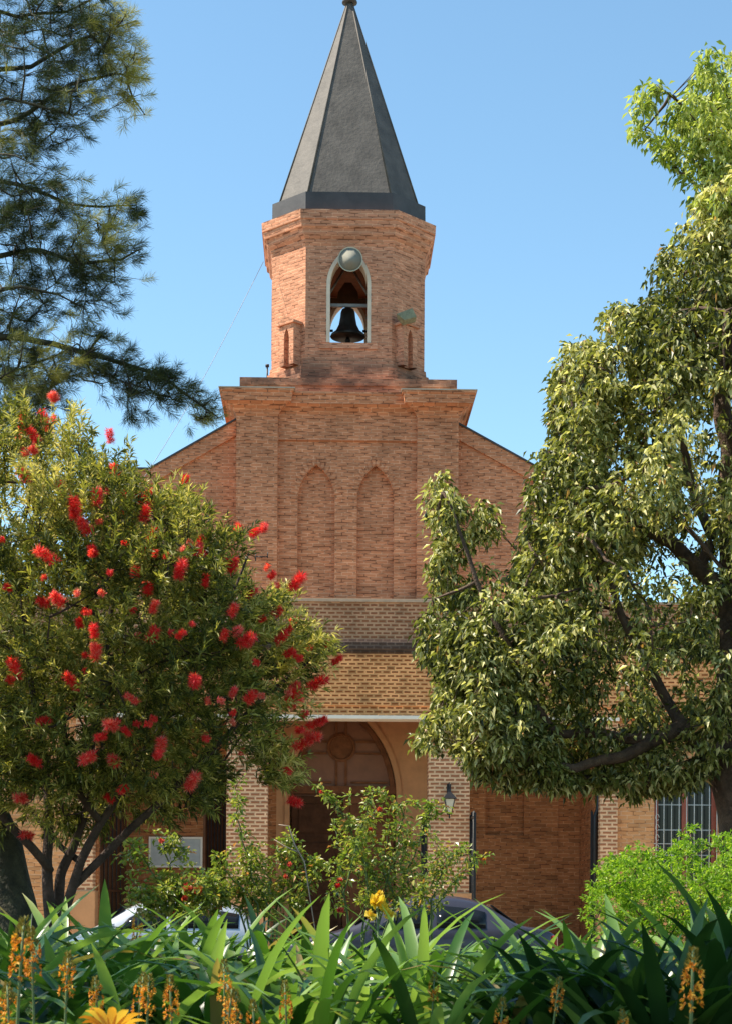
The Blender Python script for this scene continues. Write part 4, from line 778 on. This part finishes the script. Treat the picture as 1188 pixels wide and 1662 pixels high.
n = len(ps); m = 15; ax = norm(rng.normal(0, 1, (n, 3))*[1, 1, .6]+[0, -.1, .7]); t_ = rng.random((n, m)); Bs = (ps[:, None]-np.array(base)+ax[:, None]*(t_*.09)[..., None]).reshape(-1, 3)
D = (ax[:, None]*.6+norm(rng.normal(0, 1, (n*m, 3))).reshape(n, m, 3)*.8).reshape(-1, 3)
leaves('foliage', Bs, D, rng.uniform(.025, .045, n*m), rng.uniform(.010, .018, n*m), M['leaf_lime'], sh, .2, .15, np.clip(rng.normal(.5, .25, n*m), 0, 1))

# ------------------------------------------------------------------ rose bushes before the porch
def petals(name, mat, r, n_, seed, cup=.5):
    g = np.random.default_rng(seed); a = g.uniform(0, 2*np.pi, n_); el = g.uniform(.0, 1.2, n_); D = np.stack([np.cos(a)*np.cos(el), np.sin(a)*np.cos(el), np.sin(el)], 1)
    return leaves(name, np.zeros((n_, 3)), D, g.uniform(.7, 1, n_)*r, r*.8, mat, None, -.3, -.1, g.random(n_))
def rose(px, Yr, canes, label, flowers, dens=9, seed=0, extra=None):
    g0 = empty('rose_bush', P(px, 1466, Yr)); g0.location.z = .55; base = Vector(g0.location); tag(g0, label, 'rose bush', 'rose bushes in the flower bed')
    random.seed(seed); mb = MB(); nodes = []
    for c in canes:
        pts_ = [Vector(p)-base for p in V3([(px+random.uniform(-14, 14), 1640, random.uniform(-.1, .1))]+list(c), Yr)]; fine = []
        for i in range(len(pts_)-1):
            for k in range(5):
                q = pts_[i].lerp(pts_[i+1], k/5); fine.append(q+Vector([random.gauss(0, .008) for _ in range(3)]))
        fine.append(pts_[-1]); mb.tube(fine, list(np.linspace(.011, .003, len(fine))), 5); nodes += fine[6:]
        for q in fine[5:]:
            if random.random() < .85:
                d = Vector((random.uniform(-1, 1), random.uniform(-1, 1), random.uniform(-.2, .9)))*random.uniform(.05, .17)*1.1; mb.tube([q, q+d*.5+Vector((0, 0, .02)), q+d], [.004, .003, .002], 4); nodes += [q+d*.5, q+d]
    mb.build('canes', M['stem'], g0); Bl, Dl = [], []
    for q in nodes:
        for _ in range(int(dens*1.6)):
            d = Vector((random.gauss(0, 1), random.gauss(0, 1), random.gauss(.1, .7))).normalized(); Bl.append(q+d*random.uniform(0, .05)); Dl.append(d)
    n_ = len(Bl); leaves('foliage', np.array([tuple(q) for q in Bl]), np.array([tuple(q) for q in Dl]), rng.uniform(.03, .062, n_), rng.uniform(.018, .034, n_), M['leaf_rose'], g0, .2, .2, np.clip(rng.normal(.5, .25, n_), 0, 1))
    for i, (fx, fy, r, mt) in enumerate(flowers):
        o_ = petals('blossom', M[mt], r, 26, seed*10+i); o_.parent = g0; Yf = Yr-.12; o_.location = P(fx, fy, Yf)-base; o_.rotation_euler = (R(random.uniform(20, 70)), random.uniform(-.4, .4), 0)
    return g0
rose(585, 14.2, [[(600,1480,0),(590,1400,0),(560,1330,0),(530,1290,0)],[(620,1470,.1),(640,1380,.1),(655,1310,.1),(610,1285,.1)],[(560,1450,-.1),(580,1360,-.1),(600,1300,-.1)],[(640,1470,0),(670,1390,0),(690,1330,0),(700,1310,0)],[(610,1480,.2),(570,1400,.2),(545,1350,.2)],[(650,1480,.1),(620,1410,.1),(630,1340,.1)],[(590,1480,.2),(610,1430,.2),(585,1380,.2),(600,1340,.2)],[(640,1480,-.1),(665,1440,-.1),(650,1400,-.1),(660,1360,-.1)],[(560,1480,.1),(550,1430,.1),(570,1390,.1)]],
     'tall rose bush in the middle in front of the church door', [(520,1287,.022,'pink'),(615,1315,.035,'pink'),(600,1348,.03,'pink'),(608,1362,.02,'orange')], 6, 1)
rose(690, 13.8, [[(700,1460,0),(720,1410,0),(745,1385,0),(780,1392,0)],[(680,1470,0),(690,1420,0),(715,1380,0)],[(660,1480,0),(690,1450,0),(720,1400,0)],[(700,1480,.1),(730,1440,.1),(765,1400,.1)]],
     'thin rose bush reaching across the foot of the lantern pillar', [(785,1395,.02,'orange')], 4, 2)
rose(430, 14.1, [[(440,1480,0),(410,1420,0),(390,1350,0),(380,1285,0)],[(420,1470,0),(370,1420,0),(350,1390,0)],[(450,1470,.1),(470,1420,.1),(450,1380,.1)],[(400,1480,.1),(340,1450,.1),(320,1420,.1)],[(470,1480,-.1),(500,1440,-.1),(520,1400,-.1)],[(480,1470,0),(495,1400,0),(470,1365,0)],[(430,1480,.2),(440,1430,.2),(410,1390,.2)],[(390,1480,.1),(400,1430,.1),(430,1400,.1)],[(450,1490,.1),(380,1450,.1),(350,1430,.1)]],
     'rose bush with one long upright cane before the left middle pillar', [(340,1268,.03,'pink'),(548,1440,.035,'red_flower'),(552,1430,.03,'pink'),(553,1480,.04,'pink'),(470,1405,.03,'pink'),(463,1425,.03,'pink')], 8, 3)
rose(280, 13.9, [[(290,1480,0),(260,1440,0),(235,1400,0),(210,1372,0)],[(300,1490,0),(330,1450,0),(345,1430,0)],[(270,1480,0),(250,1460,0),(225,1445,0)],[(300,1490,-.1),(250,1470,-.1),(215,1462,-.1)],[(320,1490,-.1),(330,1465,-.1),(300,1442,-.1)],[(340,1490,.1),(350,1470,.1),(370,1450,.1)],[(250,1500,-.2),(240,1480,-.2),(262,1450,-.2)],[(300,1490,.1),(270,1470,.1),(285,1436,.1)],[(310,1480,.1),(290,1450,.1),(265,1375,.1),(300,1385,.1)],[(290,1490,.1),(300,1460,.1),(280,1440,.1)]],
     'low rose bush with red blooms under the notice board', [(305,1445,.055,'pink'),(322,1450,.05,'pink'),(280,1487,.04,'pink'),(262,1368,.03,'pink'),(300,1462,.04,'pink')], 7, 4)
# bare pale branch standing in the roses
mb = MB(); pl = [P(*q) for q in ((520,1560,13.7),(494,1400,13.7),(478,1372,13.7),(468,1342,13.7),(452,1340,13.7))]; mb.tube(pl, [.004,.005,.007,.006,.004], 5); pl2 = [P(*q) for q in ((486,1385,13.7),(462,1375,13.7),(445,1364,13.7))]; mb.tube(pl2, [.006,.005,.003], 5)
tag(mb.build('dead_branch', plain('dead_wood', (.42,.33,.26), .9)), 'pale bare branch sticking up left of the tall middle rose bush', 'branch')

# ------------------------------------------------------------------ strap-leaved plants (agapanthus) in the bed
def strap_plant(seed, nl, Lr, Wr, spread=(.05, .75), mat='strap', name='agapanthus'):
    g = np.random.default_rng(seed); SEG = 9; Vv, Ff, Rn = [], [], []
    for k in range(nl):
        az = g.uniform(0, 2*math.pi); ln_ = g.uniform(*Lr); wd = g.uniform(*Wr); th = g.uniform(*spread); bend = g.uniform(.7, 2.4)*ln_; r0 = g.uniform(0, .05)
        p = np.array([math.cos(az)*r0, math.sin(az)*r0, -.03]); tw = g.uniform(-.5, .5); az2 = az+g.uniform(-.5, .5); rr_ = g.random(); b0 = len(Vv)
        for s_ in range(SEG+1):
            u = s_/SEG; ang = th+bend*u**1.8; d = np.array([math.cos(az2)*math.sin(ang), math.sin(az2)*math.sin(ang), math.cos(ang)])
            side = np.array([-math.sin(az2), math.cos(az2), 0]); nn = np.cross(side, d); a = tw*u; sd2 = side*math.cos(a)+nn*math.sin(a); nn2 = np.cross(sd2, d)
            wv = wd*(.55+.45*min(1, u*2.5))*min(1, (1-u)*3.2)**.7*.5+.0006
            Vv += [p+sd2*wv-nn2*wv*.25, p+nn2*wv*.1, p-sd2*wv-nn2*wv*.25]; Rn += [min(1, max(0, rr_+.15*(u-.5)))]*3; p = p+d*ln_/SEG
        for s_ in range(SEG):
            q = b0+s_*3; Ff += [(q, q+1, q+4, q+3), (q+1, q+2, q+5, q+4)]
    return np_mesh(name, Vv, Ff, Rn, M[mat], None, True)
protos = [strap_plant(100+i, 34, (.60, .98), (.042, .060), (.25, 1.2)) for i in range(5)]; used = 0; random.seed(5); ag = []
for row, yy in enumerate((6.4, 7.0, 7.6, 8.2, 8.8, 9.5, 10.2)):
    half = (620/F)*yy+.25; x = -half+random.uniform(0, .3)
    while x < half:
        o_ = protos[used] if used < 5 else protos[random.randrange(5)].copy()
        if used >= 5: C.objects.link(o_)
        used += 1; y_ = yy+random.uniform(-.2, .2); o_.location = (x, y_, bed_z(y_)); o_.rotation_euler = (random.uniform(-.1, .1), random.uniform(-.1, .1), random.uniform(0, 6.28)); k = random.uniform(.85, 1.04)*(1.16 if x < -.4 else 1.07); o_.scale = (k, k, k)
        ag.append(o_); x += random.uniform(.26, .42)
for o_ in ag: tag(o_, 'green strap-leaved agapanthus in the dense hedge-like bed across the foreground', 'plant', 'agapanthus plants in the dense bed')
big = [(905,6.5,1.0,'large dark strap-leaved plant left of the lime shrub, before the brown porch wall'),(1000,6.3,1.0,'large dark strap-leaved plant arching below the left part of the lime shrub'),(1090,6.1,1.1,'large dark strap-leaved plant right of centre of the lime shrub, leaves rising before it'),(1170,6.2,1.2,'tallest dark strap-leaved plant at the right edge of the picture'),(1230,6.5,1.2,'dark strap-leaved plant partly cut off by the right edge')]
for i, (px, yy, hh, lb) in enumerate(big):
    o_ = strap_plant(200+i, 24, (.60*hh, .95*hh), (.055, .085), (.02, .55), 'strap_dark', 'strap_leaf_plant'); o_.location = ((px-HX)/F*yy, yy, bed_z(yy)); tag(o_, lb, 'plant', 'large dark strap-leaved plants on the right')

# unseen tree added left of the view so its crown shades the bed's ends
ot = empty('added_shade_tree', (-5.4, 6.6, .3)); tag(ot, 'unseen tree added outside the left edge to shade both ends of the leaf bed', 'tree')
mb = MB(); mb.tube([(0,0,-.2),(.05,0,1.5),(.2,.1,3),(.5,.2,4.4),(.8,.2,5.4)], [.22,.18,.16,.12,.06], 10); mb.tube([(.2,.1,3),(.8,.5,3.9),(1.3,.9,4.5)], [.12,.08,.04], 8); mb.tube([(.5,.2,4.4),(1.0,-.2,6),(1.3,-.4,7.4)], [.10,.08,.04], 8)
mb.build('trunk', M['bark'], ot)
Bc = []
for cx_, cy_, cz_, rx_, ry_, rz_, k in ((1.4,1.2,4.6,.70,2.2,.6,330),(1.35,-.5,7.7,.70,1.5,.6,420)):
    q = norm(rng.normal(0, 1, (k, 3)))*(rng.random((k, 1))**.33); Bc.append(q*[rx_, ry_, rz_]+[cx_, cy_, cz_])
Bc = np.concatenate(Bc); m = 14; B = np.repeat(Bc, m, 0)+rng.normal(0, .05, (len(Bc)*m, 3)); leaves('crown', B, rng.normal(0, 1, B.shape)-[0, 0, .5], .11, .05, M['leaf_tree'], ot)

# ------------------------------------------------------------------ orange flower spikes in front
def spike(seed, H=.6, mt='orange'):
    g = empty('flower_spike', (0, 0, 0)); r_ = random.Random(seed); mb = MB()
    bend = r_.uniform(-.04, .04); stem = [Vector((bend*t_*t_, 0, H*t_)) for t_ in np.linspace(0, 1, 7)]; mb.tube(stem, list(np.linspace(.005, .003, 7)), 6); mb.build('stem', M['stem'], g)
    gg = np.random.default_rng(seed); B, D, Ln = [], [], []
    for k in range(26):                         # star flowers with six petals each
        t_ = gg.uniform(.80, .95); a = gg.uniform(0, 6.28); c_ = np.array([bend*t_*t_+.018*math.cos(a), .018*math.sin(a), H*t_]); ax_ = np.array([math.cos(a), math.sin(a), .1])
        for j in range(6):
            v = gg.normal(0, 1, 3); v = np.cross(ax_, v); v /= np.linalg.norm(v)+1e-6; B.append(c_); D.append(v+ax_*.5); Ln.append(.013)
    leaves('blossom', np.array(B), np.array(D), np.array(Ln), .006, M[mt], g, .2, 0, gg.random(len(B)))
    B, D = [], []
    for k in range(70):
        t_ = gg.uniform(.93, 1.0); a = gg.uniform(0, 6.28); w_ = (1.02-t_)*.16; B.append([bend*t_*t_+w_*math.cos(a), w_*math.sin(a), H*t_]); D.append([math.cos(a)*.6, math.sin(a)*.6, 1])
    leaves('bud', np.array(B), np.array(D), .012, .006, M['bud'], g, .3, 0, gg.random(len(B)))
    B, D = [], []
    for k in range(60):
        t_ = gg.uniform(.3, .8); a = gg.uniform(0, 6.28); B.append([bend*t_*t_, 0, H*t_]); D.append([math.cos(a), math.sin(a), .7])
    leaves('seed_stalk', np.array(B), np.array(D), .018, .0025, M['bud'], g, .3, 0, gg.random(len(B)))
    return g
sp_proto = [spike(300+i) for i in range(4)]
spk = [(290,1602,5.2,1.0,'orange spike standing clear of its neighbours, right of the big orange flower'),(475,1610,5.4,.9,'single orange spike at the bottom near the middle of the leaf bed'),(112,1568,5.0,1.0,'orange spike with full flower heads left of the big orange flower'),(205,1600,5.3,1.0,'orange spike rising just right above the big orange flower'),(230,1600,5.3,.95,'orange spike close behind the big orange flower, rightmost of that pair'),(180,1605,5.2,.9,'budding spike directly above the big orange flower'),(28,1520,4.6,1.25,'blurred orange spike with large bud at the upper left edge of the bed'),(62,1530,4.7,1.0,'blurred orange spike beside the one with a large bud at the left'),(12,1620,5.0,1.1,'low orange spike in the bottom left corner'),(208,1490,7.2,1.0,'small orange spike poking out beneath the silver car'),(370,1578,5.6,1.0,'orange spike among dark leaves under the rose bush with the long cane'),(355,1620,5.2,.9,'low orange spike right of the one standing clear, at the bottom edge'),(378,1625,5.3,.9,'low orange spike at the bottom edge under the long-caned rose'),(428,1640,5.3,.9,'dull budding spike at the bottom edge left of the middle'),(1112,1560,4.6,1.25,'bright orange spike in front of the dark strap leaves on the right'),(695,1590,6.2,.8,'small rust-coloured spike in the sunlit leaves right of the middle'),(885,1600,5.8,.9,'faint orange spike left of the dark strap leaves'),(797,1635,5.3,.9,'low brownish spike at the bottom edge below the blue car'),(1025,1650,5.2,.7,'yellow-green bud at the bottom edge among the dark strap leaves')]
for i, (px, py, yy, sc, lb) in enumerate(spk):
    o_ = sp_proto[i] if i < 4 else copy_tree(sp_proto[random.randrange(4)])
    gz = bed_z(yy); top = CAMZ+(HY-py)/F*yy; hh = max(.25, top-gz); o_.location = ((px-HX)/F*yy, yy, top-.6*sc*.95); 
    o_.scale = (sc, sc, sc); o_.rotation_euler = (random.uniform(-.06, .06), random.uniform(-.08, .08), random.uniform(0, 6.28)); tag(o_, lb, 'flower', 'orange flower spikes in the foreground')
# big orange flower at the lower edge
bf = empty('orange_flower', P(182, 1676, 4.2)); tag(bf, 'largest orange flower, its wide petals cut off by the bottom edge at the left', 'flower')
Vv, Ff, Rn = [], [], []
for k in range(13):
    a = 2*math.pi*k/13+random.uniform(-.12, .12); b0 = len(Vv); ln_ = random.uniform(.055, .07); rr_ = random.random()
    for s_ in range(6):
        u = s_/5; w_ = .011*math.sin(math.pi*min(1, .15+u*.85))**.6+.0005; r_ = .012+ln_*u; z = .028*math.sin(u*2.0)
        c_, s2 = math.cos(a), math.sin(a)
        for q in (-1, 0, 1): Vv.append((c_*r_-s2*w_*q, s2*r_+c_*w_*q, z+(.002 if q else 0))); Rn.append(rr_)
    for s_ in range(5):
        q = b0+s_*3; Ff += [(q, q+1, q+4, q+3), (q+1, q+2, q+5, q+4)]
o_ = np_mesh('petals', Vv, Ff, Rn, M['orange'], bf); o_.rotation_euler = (R(-28), 0, 0)
mb = MB(); mb.lathe([(.0001,.018),(.01,.017),(.017,.008),(.015,-.004),(.0001,-.01)], (0,0,0), 16); o_ = mb.build('flower_centre', plain('flower_centre', (.35,.16,.02), .8, scale=200, var=.4, bump=.4), bf); o_.rotation_euler = (R(-28), 0, 0)
mb = MB(); mb.tube([(0,0,0),(0,.02,-.1),(.01,.03,-.35),(.0,.0,-.85)], .004, 6); mb.build('stem', M['stem'], bf)
# yellow flower among the leaves in the middle
yf = empty('yellow_flower', P(612, 1470, 9.3)); tag(yf, 'yellow flower poking up in the middle of the bed, left of the blue car', 'flower')
for i, (dx_, dz_, r_) in enumerate(((0,0,.07),(.05,-.05,.05),(-.04,-.06,.045),(.01,.05,.035))):
    o_ = petals('blossom', M['yellow'], r_, 18, 400+i); o_.parent = yf; o_.location = (dx_, 0, dz_); o_.rotation_euler = (R(50), 0, i)
mb = MB(); mb.tube([(0,.01,0),(.01,.02,-.3),(0,.0,-.85)], .006, 6); mb.build('stem', M['stem'], yf)
